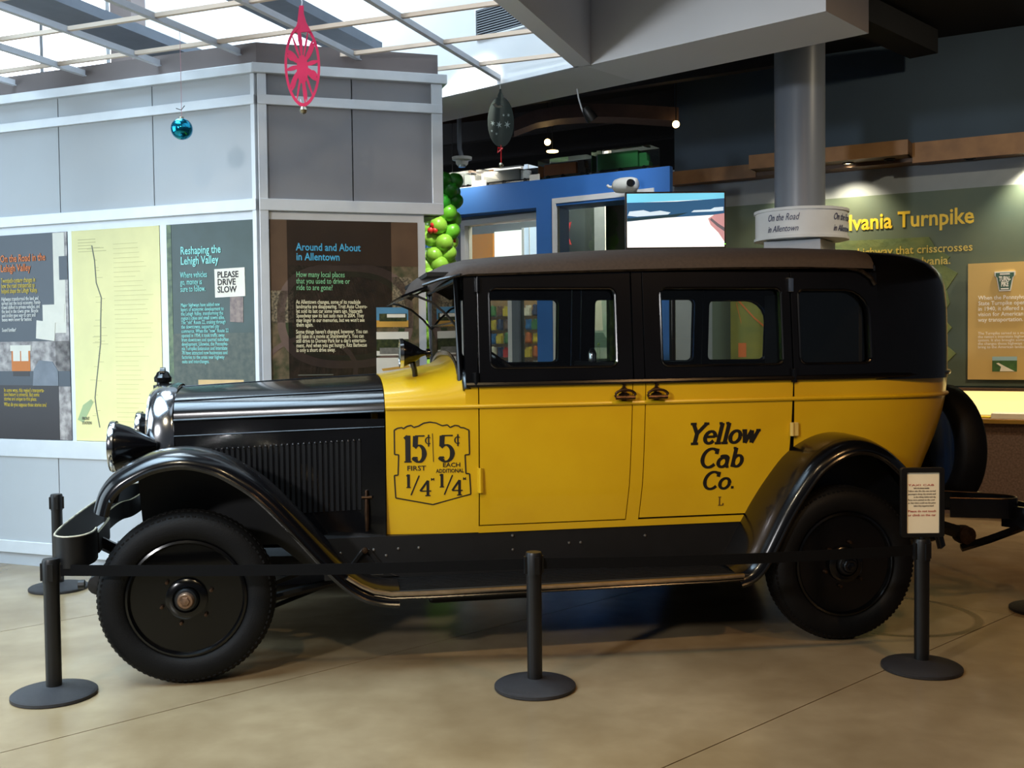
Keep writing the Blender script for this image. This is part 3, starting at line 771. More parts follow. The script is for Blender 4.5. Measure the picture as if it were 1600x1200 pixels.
pic(e, of, 'landscape_sky', mat('pale_sky_print', (150, 186, 196), 0.5), -0.042, 0.158, 1.32, 1.355, -0.004)
x, z = of(-0.01, 1.225)
flat('road_print', OFFW, e, [(x + .03, z), (x + .15, z), (x + .06, z + .05), (x + .02, z + .075), (x, z + .07), (x + .04, z + .04)], -0.005, 0)
# desk case under the panel
dk = wempty(TF, 'display_desk', 0, 0, 0, label='long desk case with a warm lit strip below the green exhibit', cat='desk')
boxobj('desk_base', CARPETB, dk, -2.9, 1.8, -0.55, -0.02, 0, 0.795)
boxobj('desk_top', WOOD, dk, -2.9, 1.8, -0.62, -0.02, 0.795, 0.835, bevel=0.004)
boxobj('desk_edge', mat('gold_edge', (190, 150, 70), 0.3, metal=0.6), dk, -2.9, 1.8, -0.632, -0.62, 0.80, 0.83)
boxobj('light_panel', mat('lit_case_panel', (255, 232, 150), 0.4, emit=1.15), dk, -2.9, 1.8, -0.05, -0.02, 0.835, 1.05)
boxobj('case_shelf', WOODD, dk, -2.9, 1.8, -0.14, -0.02, 1.05, 1.075)
PAPER = mat('white_paper', (226, 222, 208), 0.6, var=0.05)
for nm, m_, x, w_, d_, h_, lb, ct in (('paper_stack', PAPER, 0.0, .75, .2, .045, 'stack of white papers on the lit display desk', 'papers'), ('dark_folder', mat('dark_grey_card', (92, 90, 84), 0.5), -0.30, .16, .14, .03, 'dark grey folder on the lit display desk', 'folder'), ('yellow_card', mat('yellow_card_paint', (224, 196, 40), 0.5), -0.10, .085, .12, .012, 'small yellow card on the lit display desk', 'card'), ('leaflet', PAPER, -0.42, .1, .12, .02, 'small white leaflet at the far end of the desk papers', 'leaflet')):
    o = boxobj(nm, m_, None, 0, w_, -d_, 0, 0, h_, bevel=0.002); tag(o, lb, ct)
    o.matrix_world = Matrix.Translation(wpt(TF, x, -0.38, 0.8352)) @ Matrix.Rotation(R(-30), 4, 'Z')
# ------------------------------------------------------------------ the cab: x = along the car to the rear, y = away from the viewer, z = up
cab = empty('taxi_cab', (-1.4718, 4.6916, 0), R(10.576), label='vintage yellow and black taxi cab parked on the concrete floor behind the stanchions', cat='taxi')
YC = 0.96


def S(s):                       # near (s = 1) or far (s = -1) side
    return (lambda y: y) if s > 0 else (lambda y: 1.92 - y)


def wb(u, z):
    w = 0.27
    if u < 1.35: w += 0.055 * max(0, (1.35 - u) / .43) ** 1.4
    if z < 1.2: w += 0.035 * ((1.2 - z) / .6) ** 2
    if z > 1.31: w += 0.05 * (z - 1.31) / .55
    return w


def sesec(h, zs, zc, p, n):       # super-elliptic arch: list of (y offset from centre, z), near to far
    out = []
    for i in range(n + 1):
        a = math.pi * i / n; c, s_ = math.cos(a), math.sin(a)
        out.append((-h * math.copysign(abs(c) ** (2 / p), c), zs + (zc - zs) * abs(s_) ** (2 / p)))
    return out


def lerp(a, b, t): return a + (b - a) * t


def interp(x, xs, ys):
    return float(np.interp(x, xs, ys))


def panel(name, u0, u1, z0, z1, s, m, parent, nz=8, nu=6, th=0.02, out=0.0, label=None):
    f = S(s); us = [i / nu for i in range(nu + 1)]; zs = [z0 + (z1 - z0) * i / nz for i in range(nz + 1)]

    def fn(a, z, t):
        u = lerp(u0(z) if callable(u0) else u0, u1(z) if callable(u1) else u1, a)
        return (u, f(wb(u, z) - out + t * th), z)
    return MB().slab(fn, us, zs).build(name, m, parent, smooth=True, label=label, auto=30)


fd1 = lambda z: interp(z, [.61, .8, 1.3], [2.132, 2.150, 2.166])
rd0 = lambda z: interp(z, [.61, .8, 1.3], [2.206, 2.224, 2.239])
rd1 = lambda z: interp(z, [.61, .869, 1.018, 1.308], [2.99, 3.006, 3.021, 3.034])
for s in (1, -1):
    f = S(s)
    panel('cowl_panel', 0.928, 1.378, 0.575, 1.2, s, YELLOW, cab, label='yellow cowl side panel')
    panel('cowl_panel', 1.315, 1.378, 1.2, 1.304, s, YELLOW, cab, nz=2, nu=2)
    panel('sill_panel', 1.378, 2.86, 0.572, 0.606, s, YELLOW, cab, nz=2, label='yellow sill strip')
    panel('door_jamb', lambda z: fd1(z) + .005, lambda z: rd0(z) - .005, 0.606, 1.306, s, YELLOW, cab)
    panel('inner_shell', 1.40, 3.45, 0.6, 1.30, s, DARKIN, cab, nz=4, nu=8, out=-0.03)
    fdoor = panel('front_door', 1.384, fd1, 0.612, 1.303, s, YELLOW, cab, label='yellow front door with black window frame')
    rdoor = panel('rear_door', rd0, rd1, 0.616, 1.306, s, YELLOW, cab, label='yellow rear door with black lettering')
    # upper frames with window openings
    for nm, u0, u1, hole, dpar in (('front_window_frame', 1.384, 2.172, rrect(1.444, 2.090, 1.391, 1.785, .035), fdoor), ('rear_window_frame', 2.235, 3.034, rrect(2.326, 2.983, 1.389, 1.785, .035), rdoor), ('quarter_window_frame', 3.04, 3.53, rrect(3.078, 3.478, 1.39, 1.775, .035, .14), cab)):
        MB().plate([[(u0, 1.306), (u1, 1.306), (u1, 1.87), (u0, 1.87)], hole], lambda a, b, t: (a, f(wb(a, b) + t), b), 0.0, 0.045).build(nm, BLACK, dpar, bevel=0.004)
        us_ = [p[0] for p in hole]; zs_ = [p[1] for p in hole]
        # raised bead around the opening, and the pane
        MB().tube([(a, f(wb(a, b) - .002), b) for a, b in hole], 0.007, 6, closed=True).build('window_bead', BLACK, dpar, smooth=True)
        MB().plate([rrect(min(us_) - .01, max(us_) + .01, min(zs_) - .01, max(zs_) + .01, .03)], lambda a, b, t: (a, f(wb(a, b) + t), b), 0.024, 0.028).build('window_pane', CARGLASS, dpar)
    panel('door_pillar', 2.177, 2.230, 1.306, 1.87, s, BLACK, cab, nz=3, nu=2, th=.045)
    panel('windshield_pillar', 1.318, 1.379, 1.30, 1.87, s, BLACK, cab, nz=3, nu=2, th=.05)
    # mouldings
    MB().tube([(u, f(wb(u, 1.204) - .004), interp(u, [.93, 3.0], [1.202, 1.209])) for u in np.linspace(.93, 3.05, 24)], 0.011, 8).build('belt_bead', YELLOW, cab, smooth=True)
    MB().tube([(u, f(wb(u, 1.31) - .006), interp(u, [1.32, 3.0], [1.309, 1.316])) for u in np.linspace(1.318, 3.05, 20)], 0.015, 8).build('belt_moulding', BLACK, cab, smooth=True)
    dr = [(1.30, 1.852), (1.55, 1.860), (1.85, 1.870), (2.21, 1.880), (2.6, 1.889), (2.9, 1.893), (3.2, 1.896), (3.36, 1.892), (3.44, 1.872), (3.49, 1.838), (3.512, 1.80)]
    MB().tube([(u, f(wb(u, z) - .012), z) for u, z in dr], 0.011, 6).build('drip_rail', mat('glinting_drip_rail', (60, 52, 44), 0.35, metal=0.7, rgb2=(20, 18, 17), scale=30), cab, smooth=True)  # brass highlights are mottled into the near-black rail colour
    # hinges and handles
    for par, u, z, m_, nm in ((fdoor, 1.384, .838, YELLOW, 'hinge'), (rdoor, 3.022, 1.05, CREAM, 'hinge'), (fdoor, 1.366, 1.335, BLACK, 'hinge'), (rdoor, 3.036, 1.33, BLACK, 'hinge'), (rdoor, 3.036, 1.80, CHROME, 'hinge'), (fdoor, 1.384, 1.80, BLACK, 'hinge')):
        y = wb(u, z); hh = .062 if m_ in (YELLOW, CREAM) else .036
        mb = MB(); yy = sorted((f(y - .016), f(y + .004)))
        mb.box(u - .014, u + .014, yy[0], yy[1], z - hh, z + hh); mb.tube([(u, f(y - .012), z - hh), (u, f(y - .012), z + hh)], .011, 8)
        if m_ is CREAM: mb = MB().box(u - .005, u + .035, yy[0], yy[1], z - .035, z + .035).tube([(u, f(y - .014), z - .035), (u, f(y - .014), z + .035)], .011, 8)
        mb.build(nm, m_, par, bevel=0.002)
    for par, u in ((fdoor, 2.118), (rdoor, 2.288)):
        z = 1.238; y = wb(u, z)
        mb = MB()
        mb.plate([[(u - .028, z + .012), (u - .012, z + .02), (u - .012, z + .03), (u - .022, z + .036), (u - .008, z + .045), (u, z + .066), (u + .008, z + .045), (u + .022, z + .036), (u + .012, z + .03), (u + .012, z + .02), (u + .028, z + .012), (u + .012, z - .02), (u - .012, z - .02)]], lambda a, b, t: (a, f(y + t), b), -.014, .002)
        mb.tube([(u + .052 * math.cos(a), f(y - .034), z + .008 + (.026 if math.sin(a) > 0 else .018) * math.sin(a)) for a in np.linspace(0, 2 * math.pi, 20, endpoint=False)], .0075, 6, closed=True)
        mb.tube([(u - .05, f(y - .036), z - .004), (u + .05, f(y - .036), z - .004)], .011, 8)
        mb.tube([(u, f(y), z + .02), (u, f(y - .034), z + .03)], .009, 8)
        mb.build('door_handle', BRONZE, par, smooth=True, label='dark bronze loop handle')

# rear body shell (lower yellow, upper black) wraps round the back
NS = 40


def rearsec(us, ue, h, p, z, n=NS, u_front=3.04):
    out = [(u_front, YC - h, z), ((u_front + us) / 2, YC - h, z)]
    for i in range(n + 1):
        a = math.pi * i / n; c, s_ = math.cos(a), math.sin(a)
        out.append((us + (ue - us) * abs(s_) ** (2 / p), YC - h * math.copysign(abs(c) ** (2 / p), c), z))
    return out + [((u_front + us) / 2, YC + h, z), (u_front, YC + h, z)]


rows = [(.56, 3.90, .645), (.70, 3.97, .658), (.85, 4.04, .670), (.97, 4.10, .680), (1.10, 4.15, .687), (1.205, 4.177, .69), (1.312, 4.186, .69)]
secs = [rearsec(3.35, ue, h, 2.6, z) for z, ue, h in rows]
MB().grid(lambda i, j: secs[i][j], range(len(secs)), list(range(len(secs[0])))).build('rear_body', YELLOW, cab, smooth=True, label='yellow rear body wrapping round the tail')
rb = rearsec(3.35, 4.182, .694, 2.6, 1.209)
MB().tube(rb, 0.011, 8).build('belt_bead', YELLOW, cab, smooth=True)
rb = rearsec(3.35, 4.192, .696, 2.6, 1.316)
rb = [(a, b, c + .012 * max(0, (a - 3.3)) / .8) for a, b, c in rb]
MB().tube(rb, 0.015, 8).build('belt_moulding', BLACK, cab, smooth=True)
rows = [(1.30, 4.148, .69), (1.45, 4.155, .678), (1.68, 4.160, .656), (1.80, 4.15, .645), (1.87, 4.13, .635), (1.92, 4.08, .612), (1.955, 4.01, .575), (1.985, 3.90, .49), (2.003, 3.77, .34), (2.010, 3.62, .12), (2.010, 3.56, .004)]
secs = []
for z, ue, h in rows:
    uf = 3.50; us = 3.50
    s0 = []
    for i in range(NS + 1):
        a = math.pi * i / NS; c, s_ = math.cos(a), math.sin(a)
        s0.append((us + (ue - us) * abs(s_) ** (2 / 2.8), YC - h * math.copysign(abs(c) ** (2 / 2.8), c), z))
    secs.append(s0)
MB().grid(lambda i, j: secs[i][j], range(len(secs)), list(range(NS + 1))).build('rear_top_shell', BLACK, cab, smooth=True, auto=60, label='gloss black rounded rear top')
MB().box(3.45, 3.47, .36, 1.56, 1.0, 1.8).build('rear_trim_panel', DARKIN, cab)
# roof: fabric cover, crown falling to the visor cap in front
cs = [(.665, 0.0), (.663, .03), (.648, .062), (.62, .09), (.57, .112), (.49, .13), (.34, .142), (.12, .146)]
cs = cs + [(-h, z) for h, z in reversed(cs)]
us_ = [1.085, 1.10, 1.13, 1.18, 1.25, 1.34, 1.5, 1.7, 1.95, 2.3, 2.7, 3.1, 3.40, 3.50, 3.515]


def zdrip(u): return interp(u, [1.085, 1.15, 1.30, 1.55, 1.85, 2.21, 2.6, 2.9, 3.2, 3.52], [1.775, 1.812, 1.852, 1.860, 1.870, 1.880, 1.889, 1.893, 1.894, 1.885])


def roofp(u, k):
    h, z = cs[k]
    sc_ = interp(u, [1.085, 1.10, 1.13, 1.25, 1.5, 2.1, 3.52], [.06, .22, .42, .58, .72, .9, .86])
    hs = interp(u, [1.085, 1.13, 1.3, 3.3, 3.52], [.86, .95, 1.0, 1.0, .985])
    zz = zdrip(u) + z * sc_
    if u > 3.5: zz -= .012
    return (u + .085 * (h / .665) ** 2 * interp(u, [1.085, 1.30], [1, 0]), YC - h * hs, zz)


MB().grid(roofp, us_, list(range(len(cs)))).build('roof_cover', ROOFM, cab, smooth=True, auto=60, label='matt dark fabric roof cover')
MB().box(1.14, 3.52, .33, 1.59, 1.845, 1.865).build('headliner', DARKIN, cab)
MB().tube([roofp(3.508, k) for k in range(len(cs))], .007, 6).build('roof_joint_bead', BLACK, cab, smooth=True)
MB().tube([(1.12, YC - .62, 1.80), (1.20, YC - .655, 1.826), (1.30, YC - .667, 1.848)], .008, 6).build('visor_edge', BLACK, cab, smooth=True)
MB().tube([(1.12, YC + .62, 1.80), (1.20, YC + .655, 1.826), (1.30, YC + .667, 1.848)], .008, 6).build('visor_edge', BLACK, cab, smooth=True)
MB().slab(lambda a, y, t: (lerp(1.15, 1.02, a), y, lerp(1.792, 1.742, a) + .012 * (1 - t)), [0, .5, 1], [.40, .96, 1.52]).build('sun_visor', BLACK, cab)
for y in (.42, 1.54):
    MB().tube([(1.06, y, 1.758), (1.10, y - .01, 1.75), (1.17, y - .02, 1.72), (1.24, y - .03, 1.66), (1.29, y - .03, 1.60)], .007, 6).build('visor_bracket', BLACKM, cab, smooth=True)
# windshield
zc = lambda u: interp(u, [-.16, .38, .96, 1.23, 1.33], [1.298, 1.325, 1.352, 1.402, 1.467])
wsec = [(YC + y * .93, z) for y, z in sesec(.66, 1.31, 1.462, 2.4, 24)]
loop = [(1.30, y, z + .004) for y, z in wsec] + [(1.285, 1.60, 1.83), (1.285, .32, 1.83)]
MB().tube(loop, .016, 8, closed=True).build('windshield_frame', BLACK, cab, smooth=True)
MB().plate([[(y, z) for y, z in wsec] + [(1.60, 1.83), (.32, 1.83)]], lambda a, b, t: (1.295 - .01 * (b - 1.4) + t, a, b), -.003, .003).build('windshield_pane', CARGLASS, cab)
MB().tube([(1.29, .34, 1.62), (1.29, 1.58, 1.62)], .006, 6).build('windshield_bar', BLACK, cab)
# cowl top
cu = [.925, 1.0, 1.08, 1.16, 1.24, 1.33]
csec = {u: sesec(YC - wb(u, 1.2), 1.2, zc(u), 2.6 if u < 1.2 else 2.5, 32) for u in cu}
MB().grid(lambda u, k: (u, YC + csec[u][k][0], csec[u][k][1]), cu, list(range(33))).build('cowl_top', YELLOW, cab, smooth=True, auto=60, label='yellow cowl top')
MB().tube([(1.325, YC + y * 1.004, z + .012) for y, z in csec[1.33][2:-2]], .022, 8).build('cowl_arch', BLACK, cab, smooth=True)
# hood
wh = lambda u: interp(u, [-.12, .4, .925], [.60, .475, .325])
zb = lambda u: interp(u, [-.12, .925], [1.150, 1.19])
hu = list(np.linspace(-.10, .922, 7))
hs_ = {u: sesec(YC - wh(u), zb(u), zc(u), 2.35, 32) for u in hu}
hood = MB().grid(lambda u, k: (u, YC + hs_[u][k][0], hs_[u][k][1]), hu, list(range(33))).build('hood_top', BLACK, cab, smooth=True, auto=60, label='gloss black hood top')
for k in (6, 16, 26):
    MB().tube([(u, YC + hs_[u][k][0] * 1.003, hs_[u][k][1] + .002) for u in hu], .004, 6).build('hood_hinge', BLACK, hood, smooth=True)
for s in (1, -1):
    f = S(s)
    side = MB().slab(lambda u, z, t: (u, f(wh(u) + t * .015 + .012 * max(0, (.9 - z))), z), hu, [.56, .75, .95, 1.08, 1.15]).build('hood_side', BLACK, cab, smooth=True, auto=30, label='black hood side with a row of louvres')
    MB().tube([(u, f(wh(u) - .003), zb(u) - .004) for u in hu], .008, 6).build('hood_bead', BLACK, side, smooth=True)
    MB().tube([(u, f(wh(u) - .002), interp(u, [-.1, .92], [1.068, 1.11])) for u in hu], .004, 6).build('hood_crease', BLACK, side, smooth=True)
    LOUV = mat('dull_black_louvre', (4, 4, 5), .5, spec=.2, var=.2)
    for i in range(29):
        u = .054 + i * (.80 - .054) / 28; zt = interp(u, [.05, .8], [.996, 1.043]); y = wh(u)
        mb = MB()
        vs = []
        for (du, dy) in ((-.010, 0), (-.002, -.003), (.005, -.006), (.008, 0)):
            vs += [(u + du, f(y + dy + .002), zt - .34), (u + du, f(y + dy * 1 + .0), zt)]
        mb.add(vs, [(0, 1, 3, 2), (2, 3, 5, 4), (4, 5, 7, 6), (1, 7, 5, 3), (0, 2, 4, 6)])
        mb.build('louvre', LOUV, side)
        MB().lathe([(0, -.009), (.005, -.006), (.0065, 0)], (u, f(y - .006) if s > 0 else f(y - .006), zt + .004), 'y', 6, sgn=s).build('louvre_tip', CHROME, side, smooth=True)
    MB().tube([(.83, f(.345), .80), (.83, f(.335), .70), (.83, f(.335), .60)], [.008, .012, .008], 8).build('hood_latch', BRONZE, side, smooth=True)
    MB().tube([(.805, f(.335), .765), (.855, f(.335), .765)], .008, 8).build('hood_latch', BRONZE, side, smooth=True)
# radiator shell
rsec = lambda g: [(YC + y * g, z) for y, z in sesec(.375, 0.95, 1.318, 2.7, 28)]
outer = [(YC - .36, .60)] + rsec(1.0) + [(YC + .36, .60)]
inner = [(YC - .295, .66)] + [(YC + y, z) for y, z in sesec(.30, 0.95, 1.235, 2.7, 28)] + [(YC + .295, .66)]
prof = [(-.10, 1.0, .0), (-.115, 1.015, .006), (-.19, 1.0, .004), (-.225, .965, -.012), (-.235, .93, -.03)]


def shell(i, k):
    u, g, dz = prof[i]; y, z = outer[k]
    return (u, YC + (y - YC) * g, z + dz * (1 if z > 1.0 else .0))


sh = MB().grid(shell, range(len(prof)), list(range(len(outer))))
rad = sh.build('radiator_shell', CHROME, cab, smooth=True, auto=50, label='bright nickel radiator shell')
MB().plate([[(y, z) for y, z in [(YC + (y - YC) * .93, z - .03 if z > 1 else z) for y, z in outer]], inner[::-1]], lambda a, b, t: (t, a, b), -.242, -.225).build('radiator_rim', CHROME, rad)
MB().plate([inner], lambda a, b, t: (t, a, b), -.21, -.195).build('radiator_core', BLACKM, rad)
for i in range(15):
    y = YC - .27 + i * .54 / 14
    MB().box(-.217, -.21, y - .006, y + .006, .67, 1.2).build('radiator_fin', BLACKM, rad)
MB().lathe([(.05, 1.29), (.05, 1.312), (.032, 1.317), (.032, 1.326), (.044, 1.33), (.046, 1.352), (.036, 1.366), (.03, 1.38), (.012, 1.39), (0, 1.392)], (-.195, YC, 0), 'z', 20).build('radiator_cap', BLACK, rad, smooth=True)
MB().lathe([(0, -.012), (.034, -.012), (.034, .012), (0, .012)], (-.195, YC, 1.372), 'x', 20).build('temperature_dial', BLACK, rad, smooth=True)
# headlights
for y in (.56, 1.36):
    h = MB().lathe([(.118, .0), (.118, .012), (.110, .03), (.096, .07), (.07, .12), (.045, .16), (.026, .185), (.018, .20), (0, .203)], (-.378, y, 1.03), 'x', 32).build('headlight', BLACK, cab, smooth=True, label='black bell headlight with bright rim')
    MB().lathe([(.112, -.012), (.122, -.014), (.127, -.004), (.124, .014), (.112, .014)], (-.378, y, 1.03), 'x', 32, closed=True).build('headlight_rim', CHROME, h, smooth=True)
    MB().lathe([(0, -.02), (.06, -.016), (.112, -.004), (.112, .0), (0, .0)], (-.378, y, 1.03), 'x', 32).build('headlight_lens', LENS, h, smooth=True)
    MB().tube([(-.27, y, .95), (-.25, y, .88), (-.24, y, .80)], .016, 8).build('headlight_stem', BLACK, h, smooth=True)
MB().tube([(-.25, .30, .90), (-.25, .6, .90), (-.25, 1.32, .90), (-.25, 1.62, .90)], .018, 8).build('headlight_bar', BLACK, cab, smooth=True)
# cowl spot lamp
sp = MB().lathe([(.070, 0), (.070, .01), (.062, .03), (.05, .055), (.034, .085), (.02, .10), (.014, .115), (.012, .125), (.022, .128), (.022, .145), (.012, .15), (0, .15)], (1.022, .50, 1.467), 'x', 28).build('cowl_lamp', BLACK, cab, smooth=True, label='small black cowl lamp with bright lens')
MB().lathe([(.064, -.008), (.074, -.008), (.075, .01), (.064, .01)], (1.022, .50, 1.467), 'x', 28, closed=True).build('lamp_rim', CHROME, sp, smooth=True)
MB().lathe([(0, -.012), (.04, -.008), (.066, 0), (0, .0)], (1.022, .50, 1.467), 'x', 24).build('lamp_lens', LENS, sp, smooth=True)
MB().tube([(1.08, .50, 1.42), (1.09, .51, 1.38), (1.095, .52, 1.34)], .014, 8).build('lamp_stem', BLACK, sp, smooth=True)


# fenders
def sweep(path, sect, f, closed_under=True):
    pts = [Vector((u, 0, z)) for u, z in path]; n = len(pts); vs = []
    for i, p in enumerate(pts):
        t = (pts[min(i + 1, n - 1)] - pts[max(i - 1, 0)]).normalized(); nn = Vector((-t.z, 0, t.x))
        if nn.z < 0 and abs(t.x) > .1 and t.x > 0: nn = -nn
        vs.append([(p.x + nn.x * o, f(w), p.z + nn.z * o) for w, o in sect])
    return vs


def spline(pts, n=48):
    P = [Vector((a, b, 0)) for a, b in pts]; out = []
    seg = len(P) - 1
    for i in range(n + 1):
        t = i / n * seg; k = min(int(t), seg - 1); q = t - k
        p0, p1, p2, p3 = P[max(k - 1, 0)], P[k], P[k + 1], P[min(k + 2, seg)]
        v = .5 * ((2 * p1) + (-p0 + p2) * q + (2 * p0 - 5 * p1 + 4 * p2 - p3) * q * q + (-p0 + 3 * p1 - 3 * p2 + p3) * q ** 3)
        out.append((v.x, v.y))
    return out


FF = spline([(-.375, .79), (-.35, .87), (-.30, .935), (-.225, .985), (-.12, 1.03), (.02, 1.045), (.158, 1.012), (.268, .952), (.37, .875), (.49, .75), (.60, .622), (.714, .492), (.80, .42), (.88, .388), (.96, .378)], 60)
RF_ = spline([(2.60, .378), (2.66, .40), (2.71, .46), (2.775, .58), (2.83, .68), (2.91, .80), (3.01, .917), (3.145, .995), (3.28, 1.013), (3.41, .965), (3.53, .86), (3.63, .74), (3.70, .60), (3.74, .47)], 56)
sect = [(-.035, -.075), (-.042, -.06), (-.040, -.045), (-.025, -.022), (.01, -.004), (.08, .010), (.16, .012), (.24, .004), (.31, -.012), (.37, -.03)]
sectr = [(-.035, -.075), (-.042, -.06), (-.040, -.045), (-.025, -.022), (.01, -.004), (.08, .010), (.16, .014), (.24, .016), (.30, .014), (.34, .01)]
under = [(w + (.006 if w < .1 else 0), o - .012) for w, o in reversed(sect[2:])]
underr = [(w + (.006 if w < .1 else 0), o - .012) for w, o in reversed(sectr[2:])]
for s in (1, -1):
    f = S(s)
    for nm, path, sc_, un in (('front_fender', FF, sect, under), ('rear_fender', RF_, sectr, underr)):
        v = sweep(path, sc_ + un, f); n = len(v[0])
        mb = MB().grid(lambda i, j: v[i][j], range(len(v)), list(range(n)), wrap=True)
        k0 = len(v) - 1
        mb.f.append(tuple(range(n))); mb.m.append(0); mb.f.append(tuple(k0 * n + j for j in range(n))); mb.m.append(0)
        fen = mb.build(nm, BLACK, cab, smooth=True, auto=50)
        MB().tube([v[i][1] for i in range(len(v))], .008, 6).build('fender_lip', BLACK, fen, smooth=True)
    # inner skirts
    sk = [(u, z - .03) for u, z in FF if -.26 < u < .86] + [(.9, .40), (.55, .42), (.40, .55), (-.05, .55), (-.22, .66)]
    MB().plate([sk], lambda a, b, t: (a, f(.36 + t), b), 0, .01).build('inner_skirt', BLACKM, cab)
    sk = [(u, z - .02) for u, z in RF_ if 2.72 < u < 3.72] + [(3.70, .45), (2.74, .42)]
    MB().plate([sk], lambda a, b, t: (a, f(.245 + t), b), 0, .01).build('inner_skirt', BLACKM, cab)
    # running board, edge strips, apron
    rbd = MB().box(.86, 2.68, *sorted((f(-.03), f(.33))), .345, .372).build('running_board', mat('ribbed_rubber_mat', (18, 18, 18), 0.55, var=0.2), cab, bevel=.003)
    bt = [(.72, .455), (.78, .415), (.84, .385), (.92, .368), (1.1, .364), (1.8, .364), (2.5, .364), (2.63, .368)]
    MB().tube([(u, f(-.036), z) for u, z in bt], .011, 8).build('edge_strip', STRIP, rbd, smooth=True)
    MB().tube([(u, f(-.034), z - .02) for u, z in bt[2:]], .006, 6).build('edge_strip', BLACK, rbd, smooth=True)
    for i in range(9):
        y = .02 + i * .032
        yy = sorted((f(y), f(y + .012)))
        MB().box(.95, 2.6, yy[0], yy[1], .372, .3755).build('board_rib', RUBBER, rbd)
    ap = MB().slab(lambda a, b, t: (a, f(.315 + .012 * (1 - (b - .37) / .2) * -1 + t), b), [.62, 1.4, 2.1, 2.8], [.372, .47, .574]).build('apron', BLACKM, cab, label='black splash apron with bolts')
    for u, z in ((.70, .50), (.86, .51), (.92, .48), (.98, .51), (1.08, .51), (1.55, .55), (1.55, .48), (1.84, .50), (1.90, .50), (2.24, .52), (1.33, .42), (.95, .42)):
        MB().lathe([(0, -.008), (.006, -.006), (.009, 0)], (u, f(.313), z), 'y', 8, sgn=s).build('bolt', mat('dull_bolt', (110, 106, 100), .4, metal=.8), ap, smooth=True)
    MB().plate([[(.66, .38), (.71, .40), (.80, .52), (.84, .52), (.93, .40), (.98, .38)], [(.73, .395), (.81, .50), (.83, .50), (.90, .395)]], lambda a, b, t: (a, f(.30 + t), b), -.012, .012).build('step_bracket', BLACKM, ap, bevel=.003)
    MB().lathe([(0, -.03), (.012, -.028), (.016, -.018), (.016, 0)], (.815, f(.29), .515), 'y', 10, sgn=s).build('bracket_bolt', BRONZE, ap, smooth=True)
# wheels
tyre = [(.262, .012), (.275, -.004), (.30, -.012), (.335, -.012), (.362, .0), (.376, .018), (.383, .03), (.388, .05), (.39, .075), (.388, .10), (.383, .12), (.376, .132), (.362, .15), (.335, .162), (.30, .162), (.275, .154), (.262, .138)]
disc = [(.266, .02), (.262, .004), (.252, .0), (.244, .010), (.240, .04), (.230, .072), (.205, .085), (.17, .072), (.13, .048), (.105, .036), (.092, .030), (.090, .0), (.078, -.008), (.06, -.010), (.052, -.004), (0, -.004)]


WHEELM = mat('black_wheel_enamel', (4, 4, 5), .2, spec=.4)


def make_wheel(u, y, s):
    w = MB().lathe(disc, (0, 0, 0), 'y', 48, sgn=s).build('wheel', WHEELM, cab, smooth=True, auto=35, label='gloss black disc wheel')
    w.location = (u, y, .388)
    MB().lathe(tyre, (0, 0, 0), 'y', 64, sgn=s, closed=True).build('tyre', RUBBER, w, smooth=True, auto=60, label='black rubber tyre')
    mb = MB()
    for i in range(90):
        a = 2 * math.pi * i / 90
        for yy, rr in ((.014, .3655), (.136, .3655), (.055, .3835), (.095, .3835)):
            c = (rr * math.cos(a), yy * s, rr * math.sin(a)); mb.obox(c, (.012, .022, .014), (0, -a, 0))
    mb.build('tread_blocks', RUBBER, w, kind='stuff')
    MB().lathe([(0, .16), (.20, .16), (.23, .12), (.262, .13)], (0, 0, 0), 'y', 32, sgn=s).build('brake_drum', BLACKM, w, smooth=True)
    MB().lathe([(.050, -.004), (.050, -.02), (.046, -.026), (.036, -.028)], (0, 0, 0), 'y', 24, sgn=s).build('hub_collar', BLACKM, w, smooth=True)
    for i in range(6):
        a = math.pi / 3 * i + .3
        MB().lathe([(0, -.004), (.008, -.002), (.011, .03)], (.112 * math.cos(a), 0, .112 * math.sin(a)), 'y', 6, sgn=s).build('wheel_nut', BRONZE, w)
    return w


for u, y, s in ((0.012, 0, 1), (3.187, 0, 1), (.012, 1.92, -1), (3.187, 1.92, -1)):
    w = make_wheel(u, y, s)
    m_ = RUST if u < 1 else BLACK
    MB().lathe([(0, -.06), (.018, -.058), (.022, -.05)], (0, 0, 0), 'y', 6, sgn=s).build('hub_nut', m_, w)
    MB().lathe([(0, -.05), (.03, -.05), (.036, -.044), (.038, -.02), (.036, 0)], (0, 0, 0), 'y', 20, sgn=s).build('hubcap', m_, w, smooth=True, label='worn brown metal hubcap' if u < 1 else None)
# chassis
for y in (.44, 1.48):
    MB().tube([(-.42, y, .40), (-.30, y, .46), (-.1, y, .50), (.5, y, .48), (2.6, y, .48), (2.95, y, .60), (3.4, y, .60), (3.9, y, .50), (4.15, y, .42)], .035, 4).build('frame_rail', BLACKM, cab)
    MB().tube([(-.45, y, .375), (-.2, y, .31), (.02, y, .29), (.3, y, .33), (.55, y, .42)], .025, 4).build('leaf_spring', BLACKM, cab)
    MB().tube([(2.55, y, .42), (2.9, y, .31), (3.187, y, .28), (3.5, y, .32), (3.95, y, .42)], .025, 4).build('leaf_spring', BLACKM, cab)
    MB().lathe([(0, -.045), (.045, -.04), (.05, 0), (.045, .04), (0, .045)], (-.44, y, .385), 'y', 14).build('spring_shackle', BLACKM, cab, smooth=True)
    MB().lathe([(0, -.03), (.022, -.028), (.022, .0)], (-.505, y, .385), 'x', 10).build('shackle_bolt', BLACKM, cab)
    MB().lathe([(0, -.045), (.05, -.04), (.055, 0), (.05, .04), (0, .045)], (4.13, y, .42), 'y', 14).build('spring_shackle', BRONZE, cab, smooth=True)
